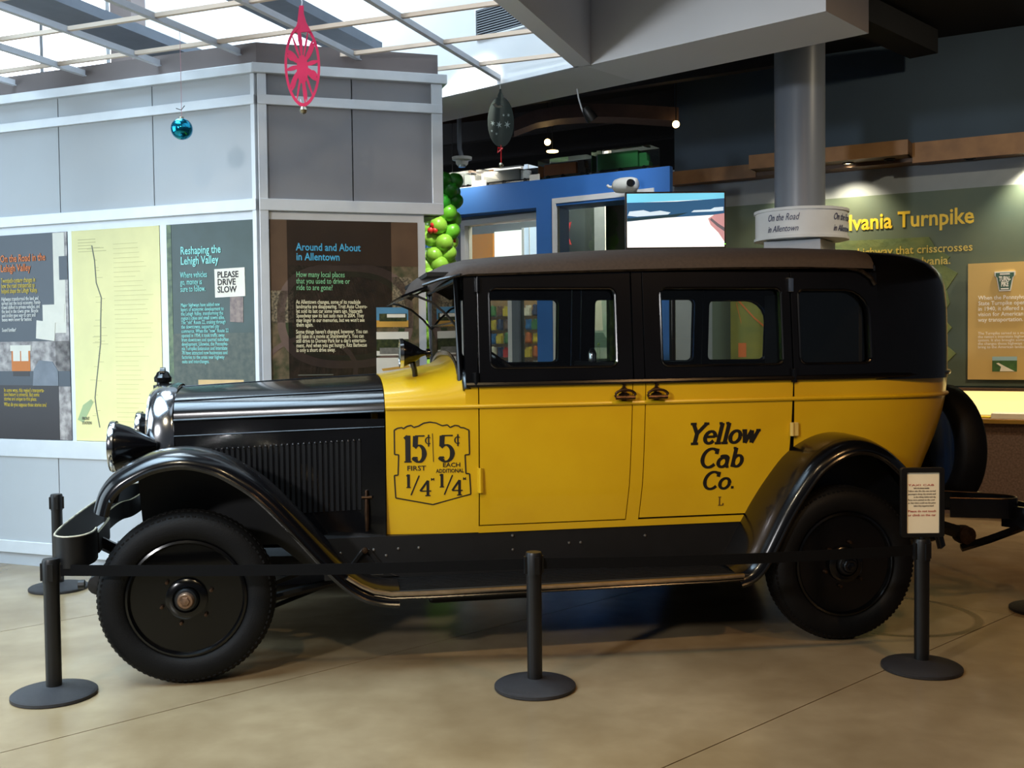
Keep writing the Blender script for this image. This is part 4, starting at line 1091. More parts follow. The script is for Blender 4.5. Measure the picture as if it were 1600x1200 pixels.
for u in (.012, 3.187):
    MB().tube([(u, .16, .388), (u, .45, .33), (u, 1.47, .33), (u, 1.76, .388)], .035, 8).build('axle', BLACKM, cab, smooth=True)
MB().lathe([(0, -.1), (.1, -.08), (.13, 0), (.1, .08), (0, .1)], (3.187, .96, .34), 'y', 16).build('differential', BLACKM, cab, smooth=True)
MB().tube([(.10, .30, .25), (.5, .40, .31), (.95, .55, .37)], .022, 8).build('drag_link', BLACKM, cab, smooth=True)
MB().tube([(.15, .35, .17), (.6, .8, .23)], .012, 8).build('tie_rod', BLACKM, cab, smooth=True)
MB().box(1.15, 1.75, .55, .95, .17, .31).build('battery_box', BLACKM, cab, bevel=.02)
MB().tube([(1.4, 1.2, .30), (2.9, 1.2, .30)], .05, 10).build('exhaust_pipe', BLACKM, cab, smooth=True)
MB().box(-.05, .95, .62, 1.30, .35, .50).build('engine_pan', BLACKM, cab, bevel=.03)
MB().box(.95, 3.9, .33, 1.59, .52, .56).build('floor_pan', BLACKM, cab)
MB().plate([[(.38, 0), (1.22, 0), (1.54, .68), (.38, .68)]], lambda a, b, t: (.96 + t, a, b + .50), 0, .02).build('firewall', BLACKM, cab)
# bumpers
FB = [(-.40, 1.88), (-.50, 1.80), (-.555, 1.48), (-.575, .96), (-.57, .44), (-.555, .12), (-.53, .01), (-.475, -.03), (-.42, .0), (-.395, .09), (-.40, .2)]


def blade(path, z0, z1, th=.012, dz=0.0):
    pts = [Vector((a, b, 0)) for a, b in path]; mb = MB(); rows_ = []
    for i, p in enumerate(pts):
        t = (pts[min(i + 1, len(pts) - 1)] - pts[max(i - 1, 0)]).normalized(); n = Vector((-t.y, t.x, 0)) * th / 2
        d = dz * i / (len(pts) - 1)
        rows_.append([(p.x + n.x, p.y + n.y, z0 + d), (p.x + n.x, p.y + n.y, z1 + d), (p.x - n.x, p.y - n.y, z1 + d), (p.x - n.x, p.y - n.y, z0 + d)])
    mb.grid(lambda i, j: rows_[i][j], range(len(rows_)), [0, 1, 2, 3], wrap=True)
    k = len(rows_) - 1; mb.f += [(0, 1, 2, 3), (4 * k, 4 * k + 1, 4 * k + 2, 4 * k + 3)]; mb.m += [0, 0]
    return mb


def spl3(p, n=40): return spline(p, n)


bmp = blade(spl3(FB), .555, .69).build('front_bumper', BLACKM, cab, smooth=True, auto=40, label='black spring steel bumper blade')
MB().tube([(a, b, .692) for a, b in spl3(FB)], .0045, 6).build('blade_edge', mat('worn_cream_edge', (190, 182, 156), .5, rgb2=(110, 104, 92), scale=12), bmp, smooth=True, label='cream worn top edge')
FB2 = [(-.395, .2), (-.42, .6), (-.46, .74), (-.47, .96), (-.46, 1.18), (-.42, 1.32), (-.40, 1.75)]
b2 = blade(spl3(FB2), .575, .67).build('bumper_back_bar', BLACKM, cab, smooth=True, auto=40)
MB().tube([(-.43, .3, .62), (-.36, .38, .56), (-.28, .42, .48)], .03, 8).build('bumper_arm', BLACK, bmp, smooth=True)
MB().tube([(-.43, 1.62, .62), (-.36, 1.54, .56), (-.28, 1.48, .48)], .03, 8).build('bumper_arm', BLACK, bmp, smooth=True)
RBP = [(4.25, .30), (4.30, .34), (4.36, .30), (4.42, .12), (4.45, .02), (4.50, -.02), (4.53, .06), (4.54, .4), (4.55, .8), (4.54, 1.2), (4.50, 1.5)]
rbm = blade(spl3([(4.50, .0), (4.53, .06), (4.54, .4), (4.55, .96), (4.54, 1.44), (4.50, 1.86)]), .47, .58).build('rear_bumper', BLACK, cab, smooth=True, auto=40, label='black rear bumper blade')
lp = [(4.05, .45), (4.20, .38), (4.32, .33), (4.40, .36), (4.42, .45), (4.36, .55), (4.2, .68), (4.08, .74)]
blade(spl3(lp), .52, .625).build('bumper_loop', BLACK, rbm, smooth=True, auto=40)
MB().tube([(a, b, .627) for a, b in spl3(lp)], .005, 6).build('loop_edge', BRONZE, rbm, smooth=True)
MB().obox((4.46, .2, .52), (.03, .5, .12), (0, 0, R(22))).build('bumper_clamp', BLACK, rbm)
MB().tube([(4.10, .42, .35), (4.25, .38, .40), (4.42, .33, .47), (4.54, .3, .52)], .022, 4).build('bumper_brace', BLACK, rbm)
MB().tube([(4.10, 1.5, .35), (4.25, 1.54, .40), (4.42, 1.59, .47), (4.54, 1.62, .52)], .022, 4).build('bumper_brace', BLACK, rbm)
# spare wheel on the tail
spw = MB().lathe([(.262, .012), (.275, -.004), (.30, -.012), (.335, -.012), (.36, .0), (.375, .018), (.383, .075), (.375, .132), (.36, .15), (.335, .162), (.30, .162), (.275, .154), (.262, .138)], (0, 0, 0), 'x', 48, closed=True).build('spare_tyre', RUBBER, cab, smooth=True, auto=60)
spw.location = (4.235, .96, .86)
MB().lathe([(.264, .13), (.24, .09), (.1, .11), (0, .11)], (0, 0, 0), 'x', 32).build('spare_wheel_disc', BLACK, spw, smooth=True)
# interior
def seat(nm, u, w):
    st = MB().box(u, u + .48, .36, 1.56, .56, .86).build(nm, SEAT, cab, bevel=.05)
    MB().slab(lambda a, y, t: (u + .44 + .1 * a + (.13 * t), y, .8 + .55 * a), [0, .5, .9, 1.0], [.36, .96, 1.56]).build('seat_back', SEAT, st, bevel=.04)
    return st


seat('front_seat', 1.62, .9)
seat('rear_seat', 2.95, .9)
MB().box(2.19, 2.22, .34, 1.58, .56, 1.40).build('partition', DARKIN, cab)
sw = MB().tube([(0, .20 * math.cos(a), .20 * math.sin(a)) for a in np.linspace(0, 2 * math.pi, 32, endpoint=False)], .013, 8, closed=True).build('steering_wheel', BLACK, cab, smooth=True)
sw.location = (1.58, .55, 1.37); sw.rotation_euler = (0, R(-52), 0)
mb = MB()
for i in range(4):
    a = math.pi / 4 + math.pi / 2 * i
    mb.tube([(0, 0, 0), (0, .2 * math.cos(a), .2 * math.sin(a))], .009, 6)
mb.lathe([(0, -.02), (.03, -.018), (.03, .018), (0, .02)], (0, 0, 0), 'x', 14).build('wheel_spokes', BLACK, sw, smooth=True)
MB().tube([(1.58, .55, 1.37), (1.35, .55, 1.08), (1.15, .55, .80)], .018, 8).build('steering_column', BLACK, cab, smooth=True)
MB().plate([[(.36, 1.12), (1.56, 1.12), (1.56, 1.34), (1.4, 1.39), (.5, 1.39), (.36, 1.34)]], lambda a, b, t: (1.36 + t, a, b), 0, .03).build('dashboard', DARKIN, cab)
MB().lathe([(.022, 0), (.024, .05), (.016, .07), (.01, .08), (0, .082)], (2.14, .95, 1.40), 'z', 14).build('cabin_lamp', CHROME, cab, smooth=True)
MB().plate([[(0, 0), (.05, 0), (.05, .1), (0, .1)], [(.008, .008), (.042, .008), (.042, .085), (.008, .085)]], lambda a, b, t: (2.17, .9 + a, 1.41 + b), 0, .01).build('meter_frame', CHROME, cab)


# ---- painted lettering, on the near doors
def stroke(mb, pts, w0, w1, fn, t0=-.0016, t1=.0005, rnd=False):
    """a poly line drawn with a brush of width w0 (horizontal strokes) / w1 (vertical strokes)"""
    pts = [Vector((a, b)) for a, b in pts]
    L_ = []; R_ = []
    for i, p in enumerate(pts):
        t = (pts[min(i + 1, len(pts) - 1)] - pts[max(i - 1, 0)]).normalized(); n = Vector((-t.y, t.x))
        w = (w1 * abs(n.x) + w0 * abs(n.y)) / (abs(n.x) + abs(n.y)) / 2
        L_.append(p + n * w); R_.append(p - n * w)
    for i in range(len(pts) - 1):
        q = [R_[i], R_[i + 1], L_[i + 1], L_[i]]
        mb.plate([[(v.x, v.y) for v in q]], fn, t0, t1)


def arcp(cx, cz, rx, rz, a0, a1, n=14):
    return [(cx + rx * math.cos(R(a0 + (a1 - a0) * i / n)), cz + rz * math.sin(R(a0 + (a1 - a0) * i / n))) for i in range(n + 1)]


# glyphs in a unit em: x height .62, cap 1; list of strokes, advance
GL = {
    'Y': ([[(.10, 1), (.36, .5)], [(.70, 1), (.36, .5)], [(.36, .52), (.36, 0)], [(-.02, .98), (.24, .98)], [(.58, .98), (.80, .98)], [(.20, .02), (.52, .02)]], .74),
    'e': ([arcp(.25, .31, .22, .29, 0, 325) , [(.05, .34), (.46, .34)]], .52),
    'l': ([[(.14, 1), (.14, 0)], [(.0, .98), (.14, .98)], [(.0, .02), (.28, .02)]], .30),
    'o': ([arcp(.26, .31, .22, .29, 0, 360, 18)], .54),
    'w': ([[(.08, .62), (.22, 0)], [(.22, 0), (.40, .60)], [(.40, .60), (.52, 0)], [(.52, 0), (.70, .60)], [(-.03, .60), (.18, .60)], [(.60, .60), (.80, .60)]], .78),
    'C': ([arcp(.38, .5, .33, .48, 48, 318, 20), [(.62, .98), (.62, .70)]], .74),
    'a': ([arcp(.23, .26, .19, .24, 20, 340, 16), [(.42, .50), (.42, .0)], [(.42, .02), (.54, .02)], arcp(.25, .46, .17, .14, 0, 150, 8)], .58),
    'b': ([[(.12, 1), (.12, 0)], [(.0, .98), (.12, .98)], arcp(.30, .31, .19, .29, 170, -170, 16)], .56),
    '.': ([[(.06, .07), (.18, .07)]], .24),
    'L': ([[(.15, 1), (.15, 0)], [(.02, .97), (.30, .97)], [(.02, .03), (.52, .03)], [(.50, .03), (.50, .25)]], .6),
    '1': ([[(.2, 1), (.2, 0)], [(.04, .88), (.2, .98)], [(.03, .02), (.37, .02)]], .42),
    '5': ([[(.12, .98), (.56, .98)], [(.14, .98), (.12, .58)], arcp(.28, .32, .26, .31, 135, -140, 18), arcp(.11, .13, .04, .05, 0, 360, 8)], .62),
    '/': ([[(.0, -.15), (.42, .95)]], .42),
    '4': ([[(.44, 1), (.44, 0)], [(.44, 1), (.03, .32)], [(.03, .32), (.62, .32)], [(.30, .02), (.58, .02)]], .62),
    'c': ([arcp(.26, .5, .22, .30, 50, 310, 14), [(.27, -.02), (.27, 1.02)]], .5),
}


def draw(name, s, u0, z0, w, h, parent, thin=.06, thick=.14, slant=0.0, th=1.0, m=None):
    adv = sum(GL[c][1] for c in s); mb = MB(); x = 0
    zr = h
    fn = lambda a, b, t: (a, wb(a, b) - .0006 + t, b)
    for c in s:
        st, a_ = GL[c]
        for st_ in st:
            pts = [(u0 + (x + px + slant * pz) * w / adv, z0 + pz * h) for px, pz in st_]
            if c == '.':
                mb.plate([[(pts[0][0], z0), (pts[1][0], z0), (pts[1][0], z0 + .14 * h), (pts[0][0], z0 + .14 * h)]], fn, -.0016, .0005); continue
            stroke(mb, pts, thin * h, thick * h, fn)
        x += a_
    return mb.build(name, m or INK, parent)


near_rd = [o for o in cab.children if o.name.startswith('rear_door')][0]
near_fd = [o for o in cab.children if o.name.startswith('front_door')][0]
near_cw = [o for o in cab.children if o.name.startswith('cowl_panel')][0]
draw('door_lettering', 'Yellow', 2.450, .986, .385, .106, near_rd, .12, .22, .22)
draw('door_lettering', 'Cab', 2.522, .862, .232, .100, near_rd, .12, .22, .18)
draw('door_lettering', 'Co.', 2.538, .749, .178, .092, near_rd, .12, .22, .18)
draw('door_lettering', 'L', 2.628, .662, .033, .046, near_rd, .09, .14, 0, m=mat('faded_lettering', (92, 66, 22), .5))
# tariff shield on the cowl
fn = lambda a, b, t: (a, wb(a, b) - .0006 + t, b)
top_ = [(.968, 1.094), (.985, 1.103), (1.005, 1.106), (1.012, 1.100), (1.03, 1.112), (1.05, 1.116), (1.062, 1.106), (1.085, 1.112), (1.11, 1.126), (1.14, 1.131), (1.17, 1.126), (1.20, 1.112), (1.225, 1.116), (1.238, 1.103), (1.262, 1.113), (1.28, 1.11), (1.288, 1.102), (1.305, 1.10), (1.33, 1.088)]
shield = top_ + [(1.332, .968), (1.310, .966), (1.314, .874), (1.332, .872), (1.338, .770), (1.152, .722), (.972, .758), (.966, .870), (.984, .872), (.988, .972), (.968, .974), (.968, 1.094)]
mb = MB()
for a, b in zip(shield[:-1], shield[1:]): stroke(mb, [a, b], .006, .006, fn)
stroke(mb, [(1.152, 1.075), (1.156, .935)], .003, .003, fn)
mb.build('shield_outline', INK, near_cw)
draw('tariff_figures', '15', 1.012, .934, .108, .132, near_cw, .05, .19)
draw('tariff_figures', 'c', 1.116, 1.012, .032, .056, near_cw, .06, .12)
draw('tariff_figures', '5', 1.182, .934, .076, .132, near_cw, .05, .19)
draw('tariff_figures', 'c', 1.258, 1.012, .032, .056, near_cw, .06, .12)
draw('tariff_figures', '1', 1.022, .808, .026, .066, near_cw, .07, .2)
draw('tariff_figures', '/', 1.046, .784, .04, .088, near_cw, .05, .08)
draw('tariff_figures', '4', 1.088, .766, .056, .076, near_cw, .07, .17)
draw('tariff_figures', '1', 1.184, .808, .026, .066, near_cw, .07, .2)
draw('tariff_figures', '/', 1.208, .784, .04, .088, near_cw, .05, .08)
draw('tariff_figures', '4', 1.244, .766, .054, .076, near_cw, .07, .17)
for s_, x_, z_, h_, w_ in (('FIRST', 1.027, .893, .034, .090), ('EACH', 1.200, .908, .03, .084), ('ADDITIONAL', 1.168, .880, .027, .136), ('M', 1.142, .842, .018, .016), ('M', 1.299, .842, .018, .014)):
    text('tariff_lettering', s_, x_, z_, h_, INK, near_cw, 0, w_, bold=.0004, conf=wb)
# ------------------------------------------------------------------ stanchions
def stanchion(name, x, y, label, belt_to=None, top=.6):
    st = empty(name, (x, y, 0), 0, label, 'stanchion', 'low black stanchions around the cab')
    MB().lathe([(0, 0), (.172, 0), (.178, .004), (.178, .016), (.170, .022), (.11, .034), (.05, .046), (0, .048)], (0, 0, 0), 'z', 48).build('base', BASEM, st, smooth=True, auto=30)
    MB().lathe([(.0, .04), (.033, .04), (.033, top - .06), (0, top - .06)], (0, 0, 0), 'z', 24).build('post', POST, st, smooth=True, auto=30)
    MB().lathe([(.0, top - .10), (.036, top - .10), (.037, top - .012), (.033, top), (0, top)], (0, 0, 0), 'z', 24).build('belt_head', POST, st, smooth=True, auto=30)
    for a in range(4):
        an = math.pi / 2 * a + .3
        MB().obox((.037 * math.cos(an), .037 * math.sin(an), top - .055), (.012, .022, .075), (0, 0, an)).build('belt_slot', BLACKM, st)
    if belt_to:
        dx, dy = belt_to[0] - x, belt_to[1] - y; l_ = math.hypot(dx, dy); n = 16; rows_ = []
        for i in range(n + 1):
            t = i / n; q = .04 / l_ + t * (1 - .08 / l_); zz = top - .052 - .012 * math.sin(math.pi * t)
            rows_.append((dx * q, dy * q, zz))
        MB().slab(lambda i, v, t: (rows_[i][0], rows_[i][1] + t * .002, rows_[i][2] + v), list(range(n + 1)), [-.024, .024]).build('belt', BELT, st)
    return st


stanchion('stanchion', -2.0055, 4.5706, 'black stanchion at the front corner of the cab beside the front tyre', (.0863, 4.6029))
stanchion('stanchion', .0863, 4.6029, 'black stanchion in front of the yellow front door', (1.8617, 4.8153))
stanchion('stanchion', -2.8692, 6.6446, 'black stanchion behind the front bumper by the pale wall')
stanchion('stanchion', 2.93, 5.83, 'black stanchion beyond the rear bumper, cut by the frame edge')
ss = stanchion('sign_stanchion', 1.8617, 4.8153, 'black stanchion carrying a framed paper sign beside the rear tyre')
ss.pop('group', None) if hasattr(ss, 'pop') else None
if 'group' in ss: del ss['group']
fr_ = empty('sign_holder', (1.8637, 4.8153, .60), 0, parent=None)
bpy.data.objects.remove(fr_)
MB().plate([rrect(-.098, .098, .008, .325, .012), rrect(-.072, .076, .026, .304, .004)], lambda a, b, t: (a, t, b + .60), -.012, .012).build('sign_frame', POST, ss, bevel=.002)
sheet = boxobj('paper_sheet', mat('cream_paper', (244, 238, 214), .55, var=.04, scale=4), ss, -.074, .078, -.004, .004, .625, .905, label='cream paper sheet with red and grey lines')
MB().tube([(0, 0, .59), (0, 0, .615)], .012, 10).build('sign_stem', POST, ss)
SG = mat('grey_small_print', (120, 112, 104), .6); SR = mat('red_small_print', (176, 60, 50), .6)
for i, (s_, m_, w_) in enumerate((('TAXI CAB', SR, .118), ('built in the nineteen twenties', SG, .07), ('Yellow cabs like this one carried', SG, .125), ('passengers along city streets and', SG, .125), ('to the railway station each day', SG, .10), ('Fares were painted on the cowl', SG, .12), ('so that riders could see the price', SG, .125), ('before they stepped on board', SG, .09))):
    text('sheet_lettering', s_, -.066 if w_ > .1 else -.04, .842 - i * .0135, .011, m_, ss, -.0048, w_)
for i, s_ in enumerate(('Please do not touch', 'or climb on the car')):
    text('sheet_lettering', s_, -.066, .722 - i * .018, .014, SR, ss, -.0048, .126)

# ------------------------------------------------------------------ column with ring sign, television
cm = empty('column', (2.170, 8.0, 0), 0, label='round grey steel column rising behind the cab roof', cat='column')
GCOL = mat('grey_column_paint', (116, 122, 132), .38, var=.03, scale=2)
MB().lathe([(0, 0), (.184, 0), (.184, 4.3), (0, 4.3)], (0, 0, 0), 'z', 48).build('shaft', GCOL, cm, smooth=True, auto=30)
MB().obox((0, 0, 1.12), (.42, .42, 2.26), (0, 0, R(-31))).build('column_casing', mat('casing_laminate', (168, 172, 178), .5, var=.03), cm, bevel=.004)
cr = empty('ring_sign', (2.180, 8.0, 0), 0, label='white ring sign with cursive lettering round the grey column', cat='sign')
RINGM = mat('white_ring_board', (214, 218, 220), .5, var=.03)
MB().lathe([(.19, 2.258), (.335, 2.258), (.335, 2.478), (.19, 2.478)], (0, 0, 0), 'z', 56, closed=True).build('ring_board', RINGM, cr, smooth=True, auto=30)
for z in (2.268, 2.470):
    MB().lathe([(.335, z - .012), (.345, z - .010), (.345, z + .010), (.335, z + .012)], (0, 0, 0), 'z', 56, closed=True).build('ring_rim', RINGM, cr, smooth=True, auto=30)
BT = mat('navy_script', (40, 50, 92), .5)
for k in range(4):
    a = -1.04 + k * 1.50
    text('script_lettering', 'On the Road', 0, 2.385, .072, BT, cr, 0, .245, shear=.35, bend=(.338, a), thick=.0006)
    text('script_lettering', 'in Allentown', 0, 2.305, .066, BT, cr, 0, .24, shear=.35, bend=(.338, a), thick=.0006)
tv = empty('television', (1.287, 8.3, 0), 0, label='flat screen television showing a race track behind the cab roof', cat='television')
BZ = mat('tv_bezel', (14, 14, 16), .3)
boxobj('bezel', BZ, tv, -.392, .390, 0, .05, 2.238, 2.682, bevel=.004)


def screen_mat():
    m = mat('tv_picture', (240, 240, 240), .4, emit=1.0, spec=.1)
    return m


boxobj('picture_ground', emit_mat('screen_pale_track', (250, 247, 240), .95), tv, -.379, .377, -.003, 0, 2.252, 2.668)
flat('picture_sky', emit_mat('screen_sky', (120, 206, 232), .8), tv, [(-.379, 2.596), (.377, 2.622), (.377, 2.668), (-.379, 2.668)], -.0035, -.003)
flat('picture_hills', emit_mat('screen_hills', (52, 92, 128), .7), tv, [(-.379, 2.452), (-.1, 2.478), (.377, 2.502), (.377, 2.626), (.2, 2.615), (0, 2.604), (-.379, 2.598)], -.004, -.003)
flat('picture_town', emit_mat('screen_town', (206, 222, 232), .8), tv, [(-.375, 2.498), (-.30, 2.490), (-.06, 2.505), (-.04, 2.52), (-.12, 2.535), (-.2, 2.525), (-.25, 2.54), (-.36, 2.53)], -.0045, -.003)
flat('picture_town', emit_mat('screen_town', (206, 222, 232), .8), tv, [(.12, 2.52), (.30, 2.525), (.37, 2.53), (.37, 2.56), (.3, 2.555), (.27, 2.54), (.14, 2.535)], -.0045, -.003)
flat('picture_trees', emit_mat('screen_trees', (40, 62, 70), .7), tv, [(-.379, 2.455), (.0, 2.485), (.1, 2.52), (-.02, 2.505), (-.379, 2.478)], -.0042, -.003)
flat('picture_kerb', emit_mat('screen_kerb', (206, 150, 150), .7), tv, [(.377, 2.29), (.33, 2.36), (.27, 2.42), (.25, 2.47), (.30, 2.50), (.377, 2.51)], -.0046, -.003)
flat('picture_kerb', emit_mat('screen_barrier', (110, 100, 104), .7), tv, [(.377, 2.37), (.32, 2.41), (.265, 2.46), (.275, 2.475), (.33, 2.43), (.377, 2.40)], -.005, -.003)
boxobj('power_light', emit_mat('green_led', (120, 230, 60), 3), tv, .381, .387, -.003, 0, 2.27, 2.276)
MB().tube([(-.02, .07, .02), (-.02, .07, 2.4)], .025, 12).build('stand_pole', BZ, tv, smooth=True)
MB().lathe([(0, 0), (.25, 0), (.25, .02), (0, .03)], (-.02, .07, 0), 'z', 24).build('stand_base', BZ, tv, smooth=True, auto=30)

# ------------------------------------------------------------------ hanging ornaments
def hang(name, x, y, z, label, cat):
    return empty(name, (x, y, z), 0, label, cat)


REDF = mat('red_felt', (206, 32, 84), .7, var=.08); GRNF = mat('dark_green_felt', (7, 22, 16), .8, var=.2)
SIL = mat('silver_bell', (196, 190, 170), .2, metal=1); HOOKM = mat('ornament_hook', (220, 222, 226), .3, metal=.6)


def leafloop(cx, cz, ln, wd, ang):
    out = []
    for i in range(10):
        t = i / 5.0
        if t <= 1: a, b = t, math.sin(math.pi * t)
        else: a, b = 2 - t, -math.sin(math.pi * (2 - t))
        px, pz = a * ln, b * wd
        out.append((cx + px * math.cos(ang) - pz * math.sin(ang), cz + px * math.sin(ang) + pz * math.cos(ang)))
    return out[:-0] if False else out


def ellipse(rx, rz, n=40, p=1.0, cx=0, cz=0):
    return [(cx + rx * math.copysign(abs(math.cos(a)) ** p, math.cos(a)), cz + rz * math.sin(a)) for a in [2 * math.pi * i / n for i in range(n)]]


# red: 0.53 m tall, hangs from the lattice at 3.325
d = 5.62
orn = hang('paper_ornament', -1.081, 5.63, 0, 'pink red cut-out ornament with small bell hanging before the pavilion', 'ornament')
zc_ = 2.98
mb = MB().plate([ellipse(.092, .215, 48, 1.1, 0, zc_), ellipse(.079, .196, 48, 1.1, 0, zc_)], XZ, -.003, .003)


def petal(ang, r0, r1, w):
    n = 7; up_ = []; dn_ = []
    for i in range(n + 1):
        t = i / n; r = r0 + (r1 - r0) * t; hw = w * (.25 + math.sin(math.pi * t)) * .8
        ax, az = math.cos(ang), math.sin(ang)
        up_.append((.43 * (r * ax - hw * az), zc_ + r * az + hw * ax)); dn_.append((.43 * (r * ax + hw * az), zc_ + r * az - hw * ax))
    return up_ + dn_[::-1]


for k in range(12):
    an = 2 * math.pi * k / 12 + .13
    mb.plate([petal(an, .03, .20, .021 if k % 2 else .012)], XZ, -.0029 + k * .00001, .0029)
    if k % 2: mb.plate([petal(an + .12, .10, .19, .014)], XZ, -.0028, .0028)
mb.plate([ellipse(.03, .075, 20, 1, 0, zc_ - .02)], XZ, -.0031, .0031)
o = mb.build('cut_out', REDF, orn); o.rotation_euler = (0, 0, R(8))
MB().plate([[(-.04, zc_ + .17), (.05, zc_ + .175), (.024, zc_ + .225), (.012, zc_ + .27), (.012, zc_ + .31), (-.010, zc_ + .31), (-.016, zc_ + .27), (-.022, zc_ + .22)]], XZ, -.004, .004).build('ornament_cap', REDF, orn)
MB().tube([(0, 0, zc_ + .30), (.004, 0, zc_ + .33), (0, 0, zc_ + .35), (-.003, 0, 3.345)], .0035, 6).build('hook', HOOKM, orn)
MB().lathe([(0, -.022), (.015, -.016), (.022, 0), (.015, .016), (0, .022)], (0, 0, zc_ - .232), 'z', 16).build('bell', SIL, orn, smooth=True)
MB().tube([(0, 0, zc_ - .22), (-.008, 0, zc_ - .195), (-.012, 0, zc_ - .175)], .003, 6).build('bell_wire', HOOKM, orn)
# green
d = 7.2
orn = hang('felt_ornament', -.058, 7.40, 0, 'dark green felt ornament with snowflake cut-outs and red ribbon', 'ornament')
zc_ = 3.045; outer = ellipse(.091, .172, 40, .95, 0, zc_)
holes = []


def star(cx, cz, r):
    return [(cx + (r if i % 2 == 0 else r * .3) * math.cos(math.pi * i / 6 + .26), cz + 1.2 * (r if i % 2 == 0 else r * .3) * math.sin(math.pi * i / 6 + .26)) for i in range(12)]


for cx, cz, r_ in ((-.055, -.01, .018), (-.012, -.02, .022), (.045, -.02, .024), (.020, .045, .010), (.054, .045, .012), (-.062, -.062, .01), (-.03, -.082, .01)):
    holes.append((cx, zc_ + cz, r_))
stars = holes; holes = []
holes.append([(-.055, zc_ + .12), (-.045, zc_ + .105), (-.01, zc_ + .095), (.0, zc_ + .1), (.02, zc_ + .108), (.0, zc_ + .115), (-.02, zc_ + .112), (-.04, zc_ + .13)])
MB().plate([outer] + holes, XZ, -.003, .003).build('cut_out', GRNF, orn)
for cx, cz, r_ in stars:
    MB().plate([star(cx, cz, r_)], XZ, -.0042, .0042).build('snowflake', mat('grey_felt', (120, 132, 130), .8), orn)
MB().plate([[(-.02, zc_ + .155), (.02, zc_ + .155), (.02, zc_ + .18), (.008, zc_ + .205), (.006, zc_ + .225), (-.006, zc_ + .225), (-.008, zc_ + .205), (-.02, zc_ + .18)]], XZ, -.004, .004).build('ornament_cap', GRNF, orn)
MB().tube([(0, 0, zc_ + .22), (0, 0, 3.335)], .003, 6).build('hook', HOOKM, orn)
RIB = mat('red_ribbon', (190, 24, 30), .4)
MB().tube([(0, 0, zc_ - .16), (0, 0, zc_ - .28)], .004, 6).build('ribbon', RIB, orn)
MB().tube([(.0, 0, zc_ - .185), (-.02, 0, zc_ - .175), (-.022, 0, zc_ - .21), (-.004, 0, zc_ - .195), (.012, 0, zc_ - .18)], .006, 6).build('ribbon_bow', RIB, orn)
MB().lathe([(0, -.018), (.013, -.012), (.018, 0), (.013, .012), (0, .018)], (0, 0, zc_ - .295), 'z', 14).build('bell', SIL, orn, smooth=True)
# blue ball
d = 6.3
orn = hang('glass_bauble', -1.885, 6.166, 0, 'shiny blue ball bauble hanging on a thin string before the pale panels', 'ornament')
MB().lathe([(.062 * math.sin(math.pi * i / 16), -.062 * math.cos(math.pi * i / 16)) for i in range(17)], (0, 0, 2.767), 'z', 32).build('ball', mat('blue_mirror_ball', (30, 150, 186), .12, metal=.9), orn, smooth=True)
MB().lathe([(0, .07), (.014, .068), (.014, .055), (0, .055)], (0, 0, 2.767), 'z', 12).build('ball_cap', SIL, orn, smooth=True)
MB().tube([(0, 0, 2.83), (.002, 0, 3.1), (0, 0, 3.345)], .0016, 5).build('string', mat('pink_thread', (200, 150, 160), .6), orn)
MB().tube([(-.03, 0, 2.885), (0, 0, 2.875), (.02, 0, 2.90)], .0025, 5).build('string_bow', BLACKM, orn)

# ------------------------------------------------------------------ balloons
BG = [mat('lit_green_balloon', (150, 204, 70), .35, coat=.3, var=.05), mat('half_lit_green_balloon', (110, 190, 50), .35, coat=.3, var=.05), mat('shaded_green_balloon', (44, 140, 36), .35, coat=.3, var=.05)]  # one balloon green in lit, half-lit and shaded tones
BR = mat('red_balloon', (212, 50, 44), .35, coat=.3)
bc = empty('balloon_column', (-.58, 8.45, 0), 0, label='twisting column of green balloons with red berries by the blue shop front', cat='balloons')
prot = MB().lathe([(0, -1.12), (.05, -1.1), (.06, -1.02)] + [(math.sin(math.pi * i / 12) * (1 - .12 * (1 - i / 6) * (1 if i < 6 else 0)), -math.cos(math.pi * i / 12)) for i in range(1, 12)] + [(0, 1)], (0, 0, 0), 'z', 18)
meshes = []
for m_ in BG + [BR]:
    o = prot.build('balloon', m_, None, smooth=True, auto=60); meshes.append(o.data); bpy.data.objects.remove(o)
cx_, cy_ = -.58, 8.45
z = 2.82; k = 0
spots = []
while z > .12:
    zz = z
    axis_x = -.50 - .115 * min(1, max(0, (2.6 - zz) / .55)) + .02 * math.sin(zz * 4)
    for j in range(4):
        a = math.pi / 2 * j + k * .72
        spots.append((axis_x + .078 * math.cos(a), cy_ + .078 * math.sin(a), zz + .02 * ((j * 7 + k) % 3 - 1), a))
    z -= .098; k += 1
for x, y, z, a in spots:
    ci = 2 if z > 2.62 else (1 if (z > 2.36 and math.cos(a) > .2) else 0)  # light fall painted in: upper and right-hand balloons get the darker greens
    b = bpy.data.objects.new('balloon', meshes[ci]); COL.objects.link(b); b.parent = bc
    b.location = (x - cx_, y - cy_, z); b.rotation_euler = (R(-70) * math.sin(a), R(70) * math.cos(a), 0)
    s_ = random.uniform(.064, .074); b.scale = (s_, s_, s_ * 1.12)
for x, z in ((-.600, 2.445), (-.622, 2.405), (-.588, 2.405), (-.452, 2.36), (-.455, 2.33)):
    b = bpy.data.objects.new('berry_balloon', meshes[3]); COL.objects.link(b); b.parent = bc
    b.location = (x - cx_, 8.33 - cy_ if x < -.5 else .0, z); b.scale = (.026,) * 3

# ------------------------------------------------------------------ things on the shop wall ledge, ceiling devices
CASEG = glass_mat('case_acrylic', (.9, .93, .93))


